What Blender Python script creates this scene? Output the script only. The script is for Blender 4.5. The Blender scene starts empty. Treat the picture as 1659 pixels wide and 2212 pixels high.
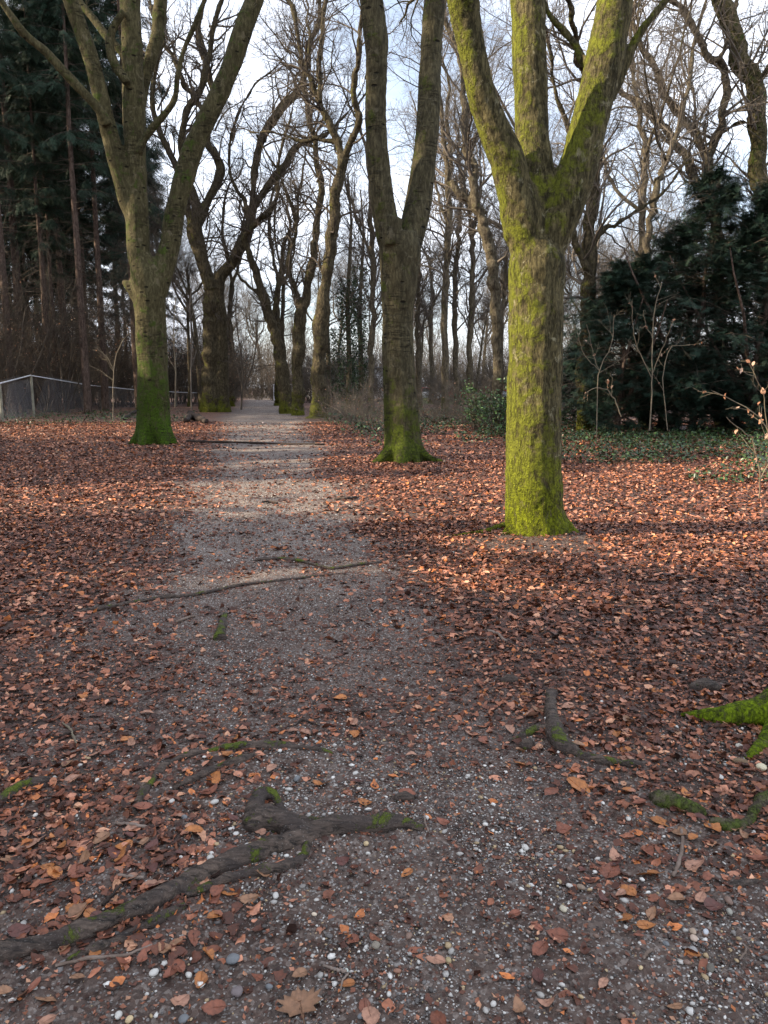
import bpy, math, random
import numpy as np
from mathutils import Vector
S = bpy.context.scene
R_ = math.radians
# ------------------------------------------------------------------ camera
PITCH = R_(9.63); F = 1597.0; H = 1.6
cd = bpy.data.cameras.new("camera"); cam = bpy.data.objects.new("camera", cd)
S.collection.objects.link(cam); S.camera = cam
cam.location = (0, 0, H); cam.rotation_euler = (math.pi/2 - PITCH, 0, 0)
cd.sensor_fit = 'VERTICAL'; cd.sensor_height = 36; cd.sensor_width = 27; cd.lens = F/2212*36
cd.clip_start = 0.05; cd.clip_end = 2000
# ------------------------------------------------------------------ light
SUN_EL = R_(26); SUN_FROM = R_(188)        # azimuth (math angle from +X) the sun stands at: left, a little behind the camera
sd = np.array([math.cos(SUN_FROM)*math.cos(SUN_EL), math.sin(SUN_FROM)*math.cos(SUN_EL), math.sin(SUN_EL)])
ld = bpy.data.lights.new("sun", 'SUN'); ld.energy = 5.0; ld.angle = R_(0.5); ld.color = (1.0, 0.84, 0.62)
lo = bpy.data.objects.new("sun", ld); S.collection.objects.link(lo)
lo.rotation_euler = Vector(sd.tolist()).to_track_quat('Z', 'Y').to_euler()
W = bpy.data.worlds.new("World"); S.world = W; W.use_nodes = True
wn = W.node_tree.nodes; wl = W.node_tree.links; wn.clear()
wo = wn.new('ShaderNodeOutputWorld'); wb = wn.new('ShaderNodeBackground'); sky = wn.new('ShaderNodeTexSky')
sky.sky_type = 'NISHITA'; sky.sun_disc = False; sky.sun_elevation = SUN_EL
sky.sun_rotation = math.pi/2 - SUN_FROM; sky.air_density = 1.0; sky.dust_density = 1.0; sky.ozone_density = 1.0
wtc = wn.new('ShaderNodeTexCoord'); wm = wn.new('ShaderNodeMapping'); wm.inputs['Scale'].default_value = (1.3, 1.3, 3.2)
wnz = wn.new('ShaderNodeTexNoise'); wnz.inputs['Scale'].default_value = 2.2; wnz.inputs['Detail'].default_value = 5
wr = wn.new('ShaderNodeValToRGB'); wr.color_ramp.elements[0].position = .34; wr.color_ramp.elements[0].color = (.24, .24, .24, 1); wr.color_ramp.elements[1].position = .64
wmx = wn.new('ShaderNodeMix'); wmx.data_type = 'RGBA'; wmx.inputs[7].default_value = (7.6, 7.9, 8.7, 1)
wl.new(wtc.outputs['Generated'], wm.inputs[0]); wl.new(wm.outputs[0], wnz.inputs[0]); wl.new(wnz.outputs[0], wr.inputs[0])
wl.new(wr.outputs[0], wmx.inputs[0]); wl.new(sky.outputs[0], wmx.inputs[6]); wl.new(wmx.outputs[2], wb.inputs[0])
wb.inputs[1].default_value = 0.10; wl.new(wb.outputs[0], wo.inputs[0])
S.view_settings.view_transform = 'Standard'; S.view_settings.look = 'None'
S.view_settings.exposure = 1.45; S.view_settings.gamma = 1
S.cycles.max_bounces = 4; S.cycles.diffuse_bounces = 2; S.cycles.glossy_bounces = 1; S.cycles.transparent_max_bounces = 4
# ------------------------------------------------------------------ helpers
rng = np.random.default_rng(7)
cs, sn = math.cos(PITCH), math.sin(PITCH)
def ray(px, py):
    u = (px-829.5)/F; v = -(py-1106)/F
    return np.array([u, cs+v*sn, -sn+v*cs])
def P(px, py, Y):
    d = ray(px, py); return np.array([0, 0, H]) + d*(Y/d[1])
def G(px, py):
    d = ray(px, py); return np.array([0, 0, H]) + d*(H/-d[2])
def depth(p): return p[1]*cs - (p[2]-H)*sn
def link(o): S.collection.objects.link(o); return o
def build(name, V, faces, m, parent=None, smooth=True, col=None, mesh_only=False):
    """faces: list of (M,k) int arrays"""
    me = bpy.data.meshes.new(name)
    V = np.asarray(V, np.float32); me.vertices.add(len(V)); me.vertices.foreach_set('co', V.ravel())
    faces = [np.asarray(f, np.int32) for f in faces if len(f)]
    nl = sum(f.size for f in faces); npol = sum(len(f) for f in faces)
    me.loops.add(nl); me.polygons.add(npol)
    me.loops.foreach_set('vertex_index', np.concatenate([f.ravel() for f in faces]))
    tot = np.concatenate([np.full(len(f), f.shape[1], np.int32) for f in faces])
    me.polygons.foreach_set('loop_start', np.concatenate([[0], np.cumsum(tot)[:-1]]).astype(np.int32))
    me.update(calc_edges=True)
    if smooth: me.shade_smooth()
    if col is not None:
        a = me.color_attributes.new('col', 'FLOAT_COLOR', 'POINT')
        c = np.ones((len(V), 4), np.float32); c[:, :3] = col; a.data.foreach_set('color', c.ravel())
    for x in (m if isinstance(m, (list, tuple)) else [m]): me.materials.append(x)
    if mesh_only: return me
    o = link(bpy.data.objects.new(name, me))
    if parent is not None: o.parent = parent
    return o
def tag(o, label=None, cat=None, group=None, kind=None):
    for k, v in (('label', label), ('category', cat), ('group', group), ('kind', kind)):
        if v: o[k] = v
    return o
def empty(name, loc, label, cat, group=None, rz=0, sc=1):
    o = link(bpy.data.objects.new(name, None)); o.location = [float(a) for a in loc]; o.rotation_euler = (0, 0, rz)
    o.scale = (sc,)*3; o.empty_display_size = .3
    return tag(o, label, cat, group)
def dup(root, loc, rz, label, group=None, sc=1.0, szz=None, tilt=(0, 0)):
    r = root.copy(); link(r); r.location = [float(a) for a in loc]; r.rotation_euler = (tilt[0], tilt[1], rz)
    r.scale = (sc, sc, szz or sc); r['label'] = label
    if group: r['group'] = group
    for ch in list(root.children):
        c = ch.copy(); link(c); c.parent = r
    return r
def hsh(i, j, s):
    h = (i.astype(np.int64)*374761393 + j.astype(np.int64)*668265263 + s*1274126177) & 0x7fffffff
    h = ((h ^ (h >> 13))*1103515245) & 0x7fffffff
    return ((h ^ (h >> 16)) & 0xffff)/65535.0
def vn(x, y, sc, s=0):
    x = np.asarray(x, float)*sc; y = np.asarray(y, float)*sc; i = np.floor(x); j = np.floor(y); fx = x-i; fy = y-j
    fx = fx*fx*(3-2*fx); fy = fy*fy*(3-2*fy)
    a = hsh(i, j, s); b = hsh(i+1, j, s); c = hsh(i, j+1, s); d = hsh(i+1, j+1, s)
    return (a*(1-fx)+b*fx)*(1-fy)+(c*(1-fx)+d*fx)*fy
def sstep(a, b, x):
    t = np.clip((x-a)/(b-a), 0, 1); return t*t*(3-2*t)
def norm(v): return v/np.maximum(np.linalg.norm(v, axis=-1, keepdims=True), 1e-9)
def tube(Pn, Rn, sides):
    """Pn (N,K,3) Rn (N,K) -> verts, quads"""
    N, K, _ = Pn.shape
    T = np.gradient(Pn, axis=1); T = norm(T)
    axis = norm(Pn[:, -1]-Pn[:, 0]); r = np.where(np.abs(axis[:, 2:3]) < .8, np.array([[0, 0, 1.]]), np.array([[1., .13, 0]]))
    r = np.repeat(norm(np.cross(axis, r))[:, None], K, 1)
    U = norm(r - (r*T).sum(-1, keepdims=True)*T); Vv = np.cross(T, U)
    a = np.arange(sides)*2*math.pi/sides
    V = Pn[:, :, None] + Rn[:, :, None, None]*(np.cos(a)[None, None, :, None]*U[:, :, None] + np.sin(a)[None, None, :, None]*Vv[:, :, None])
    idx = np.arange(N*K*sides).reshape(N, K, sides); n = np.roll(idx, -1, 2)
    q = np.stack([idx[:, :-1], n[:, :-1], n[:, 1:], idx[:, 1:]], -1).reshape(-1, 4)
    return V.reshape(-1, 3), q
def merge(parts):
    Vs, Fs, o = [], [], 0
    for V, Fc in parts:
        Vs.append(V); Fs.append(np.asarray(Fc)+o); o += len(V)
    if not Vs: return np.zeros((0, 3)), []
    out = {}
    for f in Fs: out.setdefault(f.shape[1], []).append(f)
    return np.concatenate(Vs), [np.concatenate(v) for v in out.values()]
def smooth_poly(pts, rad, m):
    """Catmull-Rom resample"""
    pts = np.asarray(pts, float); rad = np.asarray(rad, float); n = len(pts)
    Q = np.column_stack([pts, rad]); Q = np.vstack([2*Q[0]-Q[1], Q, 2*Q[-1]-Q[-2]])
    t = np.linspace(0, n-1-1e-6, m); i = t.astype(int); f = (t-i)[:, None]
    p0, p1, p2, p3 = Q[i], Q[i+1], Q[i+2], Q[i+3]
    C = .5*((2*p1)+(-p0+p2)*f+(2*p0-5*p1+4*p2-p3)*f**2+(-p0+3*p1-3*p2+p3)*f**3)
    return C[:, :3], np.maximum(C[:, 3], .003)
def grow(st, dr, ln, rd, K, wig, trop, taper=.3, g=None):
    g = g or rng
    N = len(st); p = st.copy(); d = norm(dr); out = [p.copy()]
    for k in range(K-1):
        d = norm(d + g.normal(0, wig, (N, 3)) + np.array([0, 0, trop])); p = p + d*(ln/(K-1))[:, None]; out.append(p.copy())
    Pn = np.stack(out, 1); t = np.linspace(0, 1, K)[None]
    return Pn, np.maximum(rd[:, None]*(1-(1-taper)*t), .0025)
def kids(Pn, Rn, n, ang, lr, rr, tmin=.2, minlen=.1, g=None, abslen=None):
    g = g or rng
    N, K, _ = Pn.shape; ln = np.linalg.norm(np.diff(Pn, axis=1), axis=-1).sum(1)
    t = (tmin+(1-tmin)*g.random((N, n)))*(K-1); t = np.minimum(t, K-1.001); i = t.astype(int); f = (t-i)[..., None]
    a = np.arange(N)[:, None]; p = Pn[a, i]*(1-f)+Pn[a, i+1]*f; tan = norm(Pn[a, i+1]-Pn[a, i])
    r = Rn[a, i]*(1-f[..., 0])+Rn[a, i+1]*f[..., 0]
    q = g.normal(0, 1, (N, n, 3)); q = norm(q-(q*tan).sum(-1, keepdims=True)*tan)
    an = np.radians(ang)*(.7+.6*g.random((N, n, 1))); d = tan*np.cos(an)+q*np.sin(an)
    L = ln[:, None]*lr*(1.1-.6*t/(K-1))*(.6+.8*g.random((N, n)))
    if abslen: L = abslen*(.5+g.random((N, n)))
    return p.reshape(-1, 3), d.reshape(-1, 3), np.maximum(L.reshape(-1), minlen), (r*rr).reshape(-1)
# ------------------------------------------------------------------ materials
def mat(name, rough=.8, spec=.3):
    m = bpy.data.materials.new(name); m.use_nodes = True; nt = m.node_tree; b = nt.nodes['Principled BSDF']
    b.inputs['Roughness'].default_value = rough; b.inputs['Specular IOR Level'].default_value = spec
    return m, nt, b
class NB:
    def __init__(s, nt): s.nt = nt; s.n = nt.nodes; s.l = nt.links; s.tc = s.n.new('ShaderNodeTexCoord')
    def mp(s, sc, src='Object', rot=(0, 0, 0)):
        m = s.n.new('ShaderNodeMapping'); m.inputs['Scale'].default_value = sc; m.inputs['Rotation'].default_value = rot
        s.l.new(s.tc.outputs[src], m.inputs[0]); return m.outputs[0]
    def noise(s, vec, sc, det=4, rough=.55, dist=0):
        t = s.n.new('ShaderNodeTexNoise'); t.inputs['Scale'].default_value = sc; t.inputs['Detail'].default_value = det
        t.inputs['Roughness'].default_value = rough; t.inputs['Distortion'].default_value = dist; s.l.new(vec, t.inputs['Vector']); return t.outputs[0]
    def vor(s, vec, sc, out='Distance', rnd=1, feat='F1'):
        t = s.n.new('ShaderNodeTexVoronoi'); t.feature = feat; t.inputs['Scale'].default_value = sc; t.inputs['Randomness'].default_value = rnd
        s.l.new(vec, t.inputs['Vector']); return t.outputs[out]
    def ramp(s, v, stops):
        r = s.n.new('ShaderNodeValToRGB'); e = r.color_ramp.elements
        while len(e) < len(stops): e.new(.5)
        for k, (p, c) in enumerate(stops):
            e[k].position = p; e[k].color = (c, c, c, 1) if isinstance(c, (int, float)) else (*c, 1)
        s.l.new(v, r.inputs[0]); return r.outputs[0]
    def mix(s, f, a, b, mode='MIX'):
        m = s.n.new('ShaderNodeMix'); m.data_type = 'RGBA'; m.blend_type = mode
        for i, v in ((0, f), (6, a), (7, b)):
            if isinstance(v, (int, float)): m.inputs[i].default_value = v
            elif isinstance(v, tuple): m.inputs[i].default_value = (*v, 1)
            else: s.l.new(v, m.inputs[i])
        return m.outputs[2]
    def math(s, op, a, b=0.):
        m = s.n.new('ShaderNodeMath'); m.operation = op
        for i, v in ((0, a), (1, b)):
            if isinstance(v, (int, float)): m.inputs[i].default_value = v
            else: s.l.new(v, m.inputs[i])
        return m.outputs[0]
    def sep(s, v):
        m = s.n.new('ShaderNodeSeparateXYZ'); s.l.new(v, m.inputs[0]); return m.outputs
    def geo(s, o): 
        g = s.n.new('ShaderNodeNewGeometry'); return g.outputs[o]
    def attr(s, a, o='Color'):
        t = s.n.new('ShaderNodeAttribute'); t.attribute_name = a; return t.outputs[o]
    def bump(s, h, st, dist, b):
        m = s.n.new('ShaderNodeBump'); m.inputs['Strength'].default_value = st; m.inputs['Distance'].default_value = dist
        s.l.new(h, m.inputs['Height']); s.l.new(m.outputs[0], b.inputs['Normal'])
def bark(name, base, dark, moss, moss_base_h=.5, moss_amt=.5, scale=1.0, pale=None, furrow=.5, scars=True, side=0.0):
    m, nt, b = mat(name, .9, .15); n = NB(nt)
    o = n.mp((1, 1, 1)); st = n.mp((1, 1, .28)); hz = n.mp((1, 1, 2.2))
    c = n.mix(n.ramp(n.noise(st, 9*scale, 6, .65), [(.35, 0), (.65, 1)]), dark, base)
    fine = n.noise(st, 24*scale, 6, .72, .5)
    c = n.mix(n.ramp(fine, [(.40, .75), (.53, 0)]), c, tuple(x*.7 for x in dark)); c = n.mix(n.ramp(fine, [(.55, 0), (.68, .55)]), c, tuple(x*1.5 for x in base))
    if pale: c = n.mix(n.ramp(n.noise(o, 4.5*scale, 6, .7, .6), [(.58, 0), (.66, .6)]), c, pale)
    mz = n.sep(o)[2]
    mossn = n.noise(o, 3.2*scale, 6, .72, .3)
    low = n.math('SUBTRACT', 1.0, n.math('DIVIDE', mz, moss_base_h or 1)); low = n.math('MAXIMUM', n.math('MULTIPLY', low, 1.0 if moss_base_h else 0.0), -.5)
    mossn = n.math('ADD', n.math('MULTIPLY', n.math('SUBTRACT', mossn, .5), 2.1), .5)
    msk = n.math('ADD', n.math('MULTIPLY', low, .36), mossn)
    if not moss_base_h: msk = n.math('SUBTRACT', mossn, .17)
    if side:
        nx = n.sep(n.geo('Normal'))[0]; msk = n.math('ADD', msk, n.math('MULTIPLY', nx, -side))
    msk = n.ramp(msk, [(.66-.42*moss_amt, 0), (.92-.42*moss_amt, 1)])
    mossc = n.mix(n.ramp(n.noise(o, 22*scale, 6, .75), [(.36, 0), (.62, 1)]), tuple(x*.22 for x in moss), tuple(x*1.15 for x in moss))
    msk = n.math('MULTIPLY', msk, n.ramp(n.noise(st, 17*scale, 5, .75), [(.36, .25), (.47, 1)]))
    mossc = n.mix(n.ramp(low, [(.1, .6), (.8, 0)]), mossc, tuple(.5*a+.35*b_ for a, b_ in zip(moss, base)))
    crk = n.noise(n.mp((1, 1, .22)), 26*scale, 5, .65, .9)
    c = n.mix(msk, c, mossc)
    h = n.math('MULTIPLY', fine, furrow)
    if scars:
        v = n.vor(n.mp((1, 1, 2.4)), 2.3*scale, 'Distance'); sc = n.ramp(v, [(.10, 1), (.16, 0)])
        c = n.mix(sc, c, tuple(x*.3 for x in dark)); h = n.math('SUBTRACT', h, n.math('MULTIPLY', sc, .8))
        ln = n.ramp(n.noise(n.mp((.6, .6, 7)), 2.6*scale, 4, .6, .8), [(.475, 0), (.5, .85), (.525, 0)])
        ln = n.math('MULTIPLY', ln, n.ramp(n.noise(o, 2.0, 2), [(.5, 0), (.6, 1)]))
        c = n.mix(ln, c, tuple(x*.5 for x in dark)); h = n.math('SUBTRACT', h, n.math('MULTIPLY', ln, .5))
    else:
        ck = n.ramp(crk, [(.38, .55), (.47, 0)]); c = n.mix(ck, c, tuple(x*.35 for x in dark)); h = n.math('SUBTRACT', h, n.math('MULTIPLY', ck, .5))
    h = n.math('ADD', h, n.math('MULTIPLY', msk, n.math('MULTIPLY', n.noise(o, 60, 4), .8)))
    nt.links.new(c, b.inputs['Base Color']); n.bump(h, 1, .045/scale, b)
    return m
MB_D = bark('mossy_bark', (.15, .125, .06), (.032, .027, .012), (.165, .19, .008), 1.1, .80, 1.35, (.34, .31, .20), .9, False, .26)
MB_C = bark('beech_bark', (.088, .076, .042), (.034, .029, .016), (.075, .10, .008), 1.4, .48, 1.0, (.14, .125, .085), .6, True, .1)
MB_A = bark('smooth_beech_bark', (.09, .078, .038), (.04, .034, .015), (.055, .10, .006), 2.3, .62, 1.1, (.15, .125, .08), .5, True, .08)
MB_B = bark('furrowed_bark', (.10, .08, .045), (.03, .024, .015), (.12, .13, .012), 1.1, .42, 1.0, None, 1.0, False, .16)
MB_F = bark('forest_bark', (.16, .135, .09), (.065, .052, .036), (.11, .12, .022), 1.2, .3, .8, None, .8, False, .1)
MB_S = bark('spruce_bark', (.16, .115, .092), (.07, .048, .038), (.06, .07, .02), .4, .1, .8, None, .8, False)
MB_R = bark('root_bark', (.115, .09, .075), (.034, .027, .023), (.08, .12, .01), 0, .42, 3.2, None, .9, False)
def rootmat():
    m, nt, b = mat('weathered_root_wood', .75, .3); n = NB(nt); st = n.mp((.16, 1, 1), rot=(0, 0, R_(-24))); o = n.mp((1, 1, 1))
    g1 = n.noise(st, 55, 6, .7, .5); c = n.mix(n.ramp(g1, [(.36, 0), (.62, 1)]), (.015, .012, .010), (.13, .095, .075))
    c = n.mix(n.ramp(n.noise(o, 7, 4), [(.42, 0), (.6, .8)]), c, (.05, .038, .034)); c = n.mix(n.ramp(n.noise(o, 160, 2), [(.66, 0), (.7, .5)]), c, (.3, .28, .26))
    up = n.sep(n.geo('Normal'))[2]; ms = n.math('ADD', n.noise(o, 6.5, 6, .75, .4), n.math('MULTIPLY', up, .06)); ms = n.ramp(ms, [(.57, 0), (.63, .95)])
    mc = n.mix(n.noise(o, 90, 3), (.03, .05, .004), (.16, .20, .012)); c = n.mix(ms, c, mc); nt.links.new(c, b.inputs['Base Color'])
    n.bump(n.math('ADD', n.math('MULTIPLY', g1, .9), n.math('MULTIPLY', ms, n.noise(o, 130, 3))), 1, .02, b); return m
MB_R = rootmat()
MB_RL = bark('patchy_mossy_root_bark', (.13, .11, .075), (.045, .038, .028), (.09, .14, .01), 0, 1.0, 2.6, None, .8, False)
MB_RM = bark('mossy_root_bark', (.11, .10, .05), (.04, .035, .02), (.17, .24, .008), 1.2, .46, 2.0, None, .7, False)
def plain(name, c1, c2, sc=6, rough=.8, bump=.3, spec=.25, bd=.02):
    m, nt, b = mat(name, rough, spec); n = NB(nt); v = n.mp((1, 1, 1)); z = n.noise(v, sc, 4)
    nt.links.new(n.mix(n.ramp(z, [(.35, 0), (.65, 1)]), c1, c2), b.inputs['Base Color']); n.bump(n.noise(v, sc*4, 3), bump, bd, b); return m
M_TW = plain('twig_bark', (.075, .063, .05), (.13, .108, .088), 1.5)
M_TWD = plain('dark_twig_bark', (.045, .035, .026), (.085, .068, .052), 1.5)
M_PALE = plain('pale_twig', (.11, .09, .068), (.19, .16, .11), 5)
M_LOG = plain('dead_wood', (.02, .015, .012), (.05, .035, .028), 9)
M_STK = plain('stick_wood', (.12, .085, .065), (.24, .19, .16), 14)
M_POST = plain('timber_post', (.16, .16, .12), (.26, .25, .2), 5)
M_WIRE, _n, _b = mat('galvanised_wire', .5, .5); _b.inputs['Base Color'].default_value = (.13, .135, .15, 1); _b.inputs['Metallic'].default_value = .3
M_RAIL, _n, _b = mat('galvanised_rail', .45, .5); _b.inputs['Base Color'].default_value = (.62, .64, .68, 1)
def colmat(name, rough=.55, spec=.4, nsc=60, amt=.35, trans=0, bump=0):
    m, nt, b = mat(name, rough, spec); n = NB(nt); z = n.noise(n.mp((1, 1, 1)), nsc, 4)
    c = n.mix(n.ramp(z, [(.35, amt), (.6, 0)]), n.attr('col'), (.03, .018, .012)); nt.links.new(c, b.inputs['Base Color'])
    if bump: n.bump(z, bump, .004, b)
    if trans:
        t = n.n.new('ShaderNodeBsdfTranslucent'); ms = n.n.new('ShaderNodeMixShader'); ms.inputs[0].default_value = trans
        nt.links.new(c, t.inputs[0]); nt.links.new(b.outputs[0], ms.inputs[1]); nt.links.new(t.outputs[0], ms.inputs[2])
        nt.links.new(ms.outputs[0], nt.nodes['Material Output'].inputs[0])
    return m
M_LEAF = colmat('dead_leaf', .5, .35, 70, .4)
M_LEAFT = colmat('hanging_dead_leaf', .6, .3, 40, .1, .35)
M_GREEN = colmat('evergreen_leaf', .4, .35, 10, .2)
M_NEED = colmat('needle_foliage', .65, .2, 3, .3)
M_STONE = colmat('pebble_stone', .6, .4, 90, .18, 0, .3)
# ------------------------------------------------------------------ ground
def xc(y): return -.16*y - .05
def hw(y): return np.clip(.95+.03*y, 0, 2.1)
def pathm(x, y):
    """1 on the trodden path, 0 in the litter"""
    n = (vn(x, y, .9, 3)-.5)*.9 + (vn(x, y, 2.6, 4)-.5)*.5
    d = np.abs(x-xc(y))/hw(y) + n*np.clip(1.2-y/40, .3, 1)*.7
    m = 1-sstep(.5, 1.4, d)
    near = sstep(4.6, 2.6, y); 
    dn = np.abs(x-.28-(-.25*(y-2)))/1.05 + n*.6                   # broad bare patch in front
    return np.maximum(m*(1-near*.35), near*(1-sstep(.6, 1.35, dn)))
BANK = [[(0, 2062), (99, 2043), (198, 2010), (331, 1954), (463, 1878), (590, 1834), (729, 1792), (900, 1792)], [(545, 1775), (562, 1722), (610, 1755), (660, 1775)], [(300, 1725), (364, 1653), (529, 1617), (690, 1624)],
        [(0, 1738), (100, 1692)], [(1191, 1510), (1196, 1580), (1240, 1629), (1380, 1655)], [(1410, 1730), (1510, 1760)], [(1540, 1558), (1660, 1552)]]
BK = []
for L_ in BANK:
    q_ = np.array([G(*a)[:2] for a in L_])
    for a, b_ in zip(q_[:-1], q_[1:]):
        for t_ in np.linspace(0, 1, max(2, int(np.hypot(*(b_-a))/.05))): BK.append(a+(b_-a)*t_)
def bank(x, y):
    x = np.asarray(x, float); y = np.asarray(y, float); d = np.full(x.shape, 9.); k = (y < 4.5) & (y > 1) & (np.abs(x) < 3)
    xs, ys = x[k], y[k]; dm = np.full(xs.shape, 9.)
    for bx_, by_ in BK: dm = np.minimum(dm, (xs-bx_)**2+(ys-by_)**2)
    d[k] = dm; return .024*np.exp(-d/.011)
def gh(x, y):
    h = bank(x, y)+(vn(x, y, .5, 11)-.5)*.05 + (vn(x, y, 1.7, 12)-.5)*.03
    h = h + (vn(x, y, 3.1, 13)-.5)*.022*sstep(9, 4, y)
    h = h*np.clip(1.3-y/30, .2, 1)
    return h - .012*pathm(x, y)
def axis_lines(a, b, c, d, fine, gr):
    mid = np.arange(b, c, fine); up = [c]; s = fine
    while up[-1] < d: s *= gr; up.append(up[-1]+s)
    dn = [b]; s = fine
    while dn[-1] > a: s *= gr; dn.append(dn[-1]-s)
    return np.concatenate([dn[1:][::-1], mid, up])
gx = axis_lines(-400, -2.6, 2.8, 400, .014, 1.045); gy = axis_lines(-60, 1.3, 5.6, 700, .014, 1.03)
X, Y = np.meshgrid(gx, gy); Xf, Yf = X.ravel(), Y.ravel()
nearw = sstep(9, 4, Yf)
Z = gh(Xf, Yf) + nearw*((vn(Xf, Yf, 14, 21)-.5)*.012 + (vn(Xf, Yf, 38, 22)-.5)*.009 + (vn(Xf, Yf, 70, 23)-.5)*.004)
nx_, ny_ = len(gx), len(gy); idx = np.arange(nx_*ny_).reshape(ny_, nx_)
q = np.stack([idx[:-1, :-1], idx[:-1, 1:], idx[1:, 1:], idx[1:, :-1]], -1).reshape(-1, 4)
M_GR, nt, b = mat('woodland_soil', .85, .25); n = NB(nt); o = n.mp((1, 1, 1))
pm = n.sep(n.attr('col'))[0]; lit = n.sep(n.attr('col'))[1]; grs = n.sep(n.attr('col'))[2]
soil = n.mix(n.noise(o, 3, 5, .6), (.030, .022, .020), (.075, .055, .050))
cell = n.vor(n.mp((1, 1.4, 1)), 30, 'Color'); cv = n.sep(cell)[0]
litc = n.ramp(cv, [(0, (.04, .018, .012)), (.35, (.085, .038, .026)), (.6, (.15, .075, .05)), (.8, (.25, .14, .10)), (.95, (.36, .22, .16))])
frag = n.ramp(n.sep(n.vor(o, 85, 'Color'))[0], [(0, (.014, .009, .007)), (.5, (.07, .046, .037)), (.8, (.14, .105, .088)), (1, (.30, .26, .23))])
peb = n.ramp(n.sep(n.vor(o, 150, 'Color'))[1], [(.9, 0), (.93, 1)])
pathc = n.mix(n.ramp(n.noise(o, 1.6, 8, .7), [(.38, 0), (.66, 1)]), (.09, .066, .055), (.31, .262, .228))
frag2 = n.ramp(n.sep(n.vor(n.mp((1, 1.6, 1)), 38, 'Color'))[2], [(.0, .55), (.5, .0), (.8, .0), (1, .5)]); c = n.mix(.6, soil, frag); c = n.mix(frag2, c, (.05, .026, .018)); pth = n.mix(.5, pathc, frag); pth = n.mix(frag2, pth, (.09, .05, .036)); pth = n.mix(peb, pth, (.45, .44, .42))
litc = n.mix(n.ramp(n.noise(o, 24, 3), [(.4, .7), (.6, 0)]), litc, soil)
c = n.mix(lit, c, litc); c = n.mix(pm, c, pth)
gc = n.mix(n.noise(o, 2, 6, .7), (.05, .07, .02), (.12, .13, .045)); c = n.mix(grs, c, gc)
nt.links.new(c, b.inputs['Base Color'])
n.bump(n.math('ADD', n.noise(o, 90, 5, .7), n.math('MULTIPLY', cv, .4)), .7, .012, b)
pmv = pathm(Xf, Yf)
# grey gravel shows strongest from mid distance on; near the lens the soil is dark
grey = pmv*(.55+.45*sstep(3.5, 8, Yf)) + .5*sstep(.5, .75, vn(Xf, Yf, 1.3, 31))*sstep(5, 3, Yf)*pmv
gcol = np.column_stack([np.clip(grey, 0, 1), sstep(9, 18, Yf)*(1-pmv)*.85+.15, sstep(62, 75, Yf)*sstep(-2, 4, Xf)])
ground = build('ground', np.column_stack([Xf, Yf, Z]), [q], M_GR, smooth=True, col=gcol); tag(ground, kind='structure')
ground['label'] = 'dark woodland soil with a worn grey gravel path running into the distance'
# ------------------------------------------------------------------ leaves on the ground
def leaf_template(kind):
    if kind == 0:      # far: 4 verts, folded on its rib
        v = np.array([[-.5, 0, 0], [0, -.32, 1], [.5, 0, 0], [.02, .32, 1]]); f = np.array([[0, 1, 2], [0, 2, 3]])
    else:              # near: ragged oval in two halves
        xs = np.array([-.5, -.32, -.12, .1, .3, .42]); w = np.array([0, .2, .31, .30, .19, .10])
        up = np.column_stack([xs, w, np.abs(w)*2.5]); rib = np.column_stack([xs, 0*xs, 0*xs]); dn = np.column_stack([xs, -w, np.abs(w)*2.5])
        v = np.vstack([rib, up[1:], dn[1:], [[.56, 0, 0]]]); f = []
        R = lambda k: k
        U = lambda k: 0 if k == 0 else 5+k
        D = lambda k: 0 if k == 0 else 10+k
        for k in range(5):
            if k == 0: f += [[0, 1, U(1)], [0, D(1), 1]]
            else: f += [[k, k+1, U(k+1)], [k, U(k+1), U(k)], [k, D(k), D(k+1)], [k, D(k+1), k+1]]
        f += [[5, 16, U(5)], [5, D(5), 16]]; f = np.array(f)
    return v.astype(float), f
PAL = np.array([[.075, .032, .022], [.13, .052, .034], [.20, .082, .050], [.29, .125, .075], [.40, .205, .14], [.44, .17, .06], [.50, .30, .20], [.05, .026, .022]])
PAL = PAL*np.array([1.0, .86, .76])*np.array([.7, .8, .95, 1.15, 1.25, 1.3, 1.2, .6])[:, None]
PW = np.array([.17, .24, .22, .14, .10, .045, .035, .05]); PW /= PW.sum()
def leaf_cloud(pos, size, tilt, kind, g, pal=PAL, pw=PW, curl=1.0, rag=.05):
    T, Fc = leaf_template(kind); N = len(pos); k = len(T)
    c = pal[g.choice(len(pal), N, p=pw)]*(.7+.6*g.random((N, 1)))
    L = np.repeat(T[None], N, 0)
    L[:, :, 1] *= (.75+.5*g.random((N, 1))); L[:, :, :2] += g.normal(0, rag, (N, k, 2))*(np.abs(T[None, :, 1:2]) > 0)
    fold = g.normal(.12, .16, (N, 1))*curl; bend = g.normal(.15, .5, (N, 1))*curl
    z = L[:, :, 2]*fold*.5 + bend*(L[:, :, 0]**2) - bend*.08 + g.normal(0, .025, (N, k)); L[:, :, 2] = z
    L *= size[:, None, None]
    ya = g.random(N)*2*math.pi; ax, ay = g.normal(0, 1, N)*tilt, g.normal(0, 1, N)*tilt
    x, y, zz = L[..., 0], L[..., 1], L[..., 2]
    ca, sa = np.cos(ax)[:, None], np.sin(ax)[:, None]; y, zz = y*ca-zz*sa, y*sa+zz*ca
    cb, sb = np.cos(ay)[:, None], np.sin(ay)[:, None]; x, zz = x*cb+zz*sb, -x*sb+zz*cb
    cy, sy = np.cos(ya)[:, None], np.sin(ya)[:, None]; x, y = x*cy-y*sy, x*sy+y*cy
    V = np.stack([x, y, zz], -1)+pos[:, None]
    Fa = (Fc[None]+(np.arange(N)*k)[:, None, None]).reshape(-1, 3)
    return V.reshape(-1, 3), Fa, np.repeat(c, k, 0)
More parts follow.
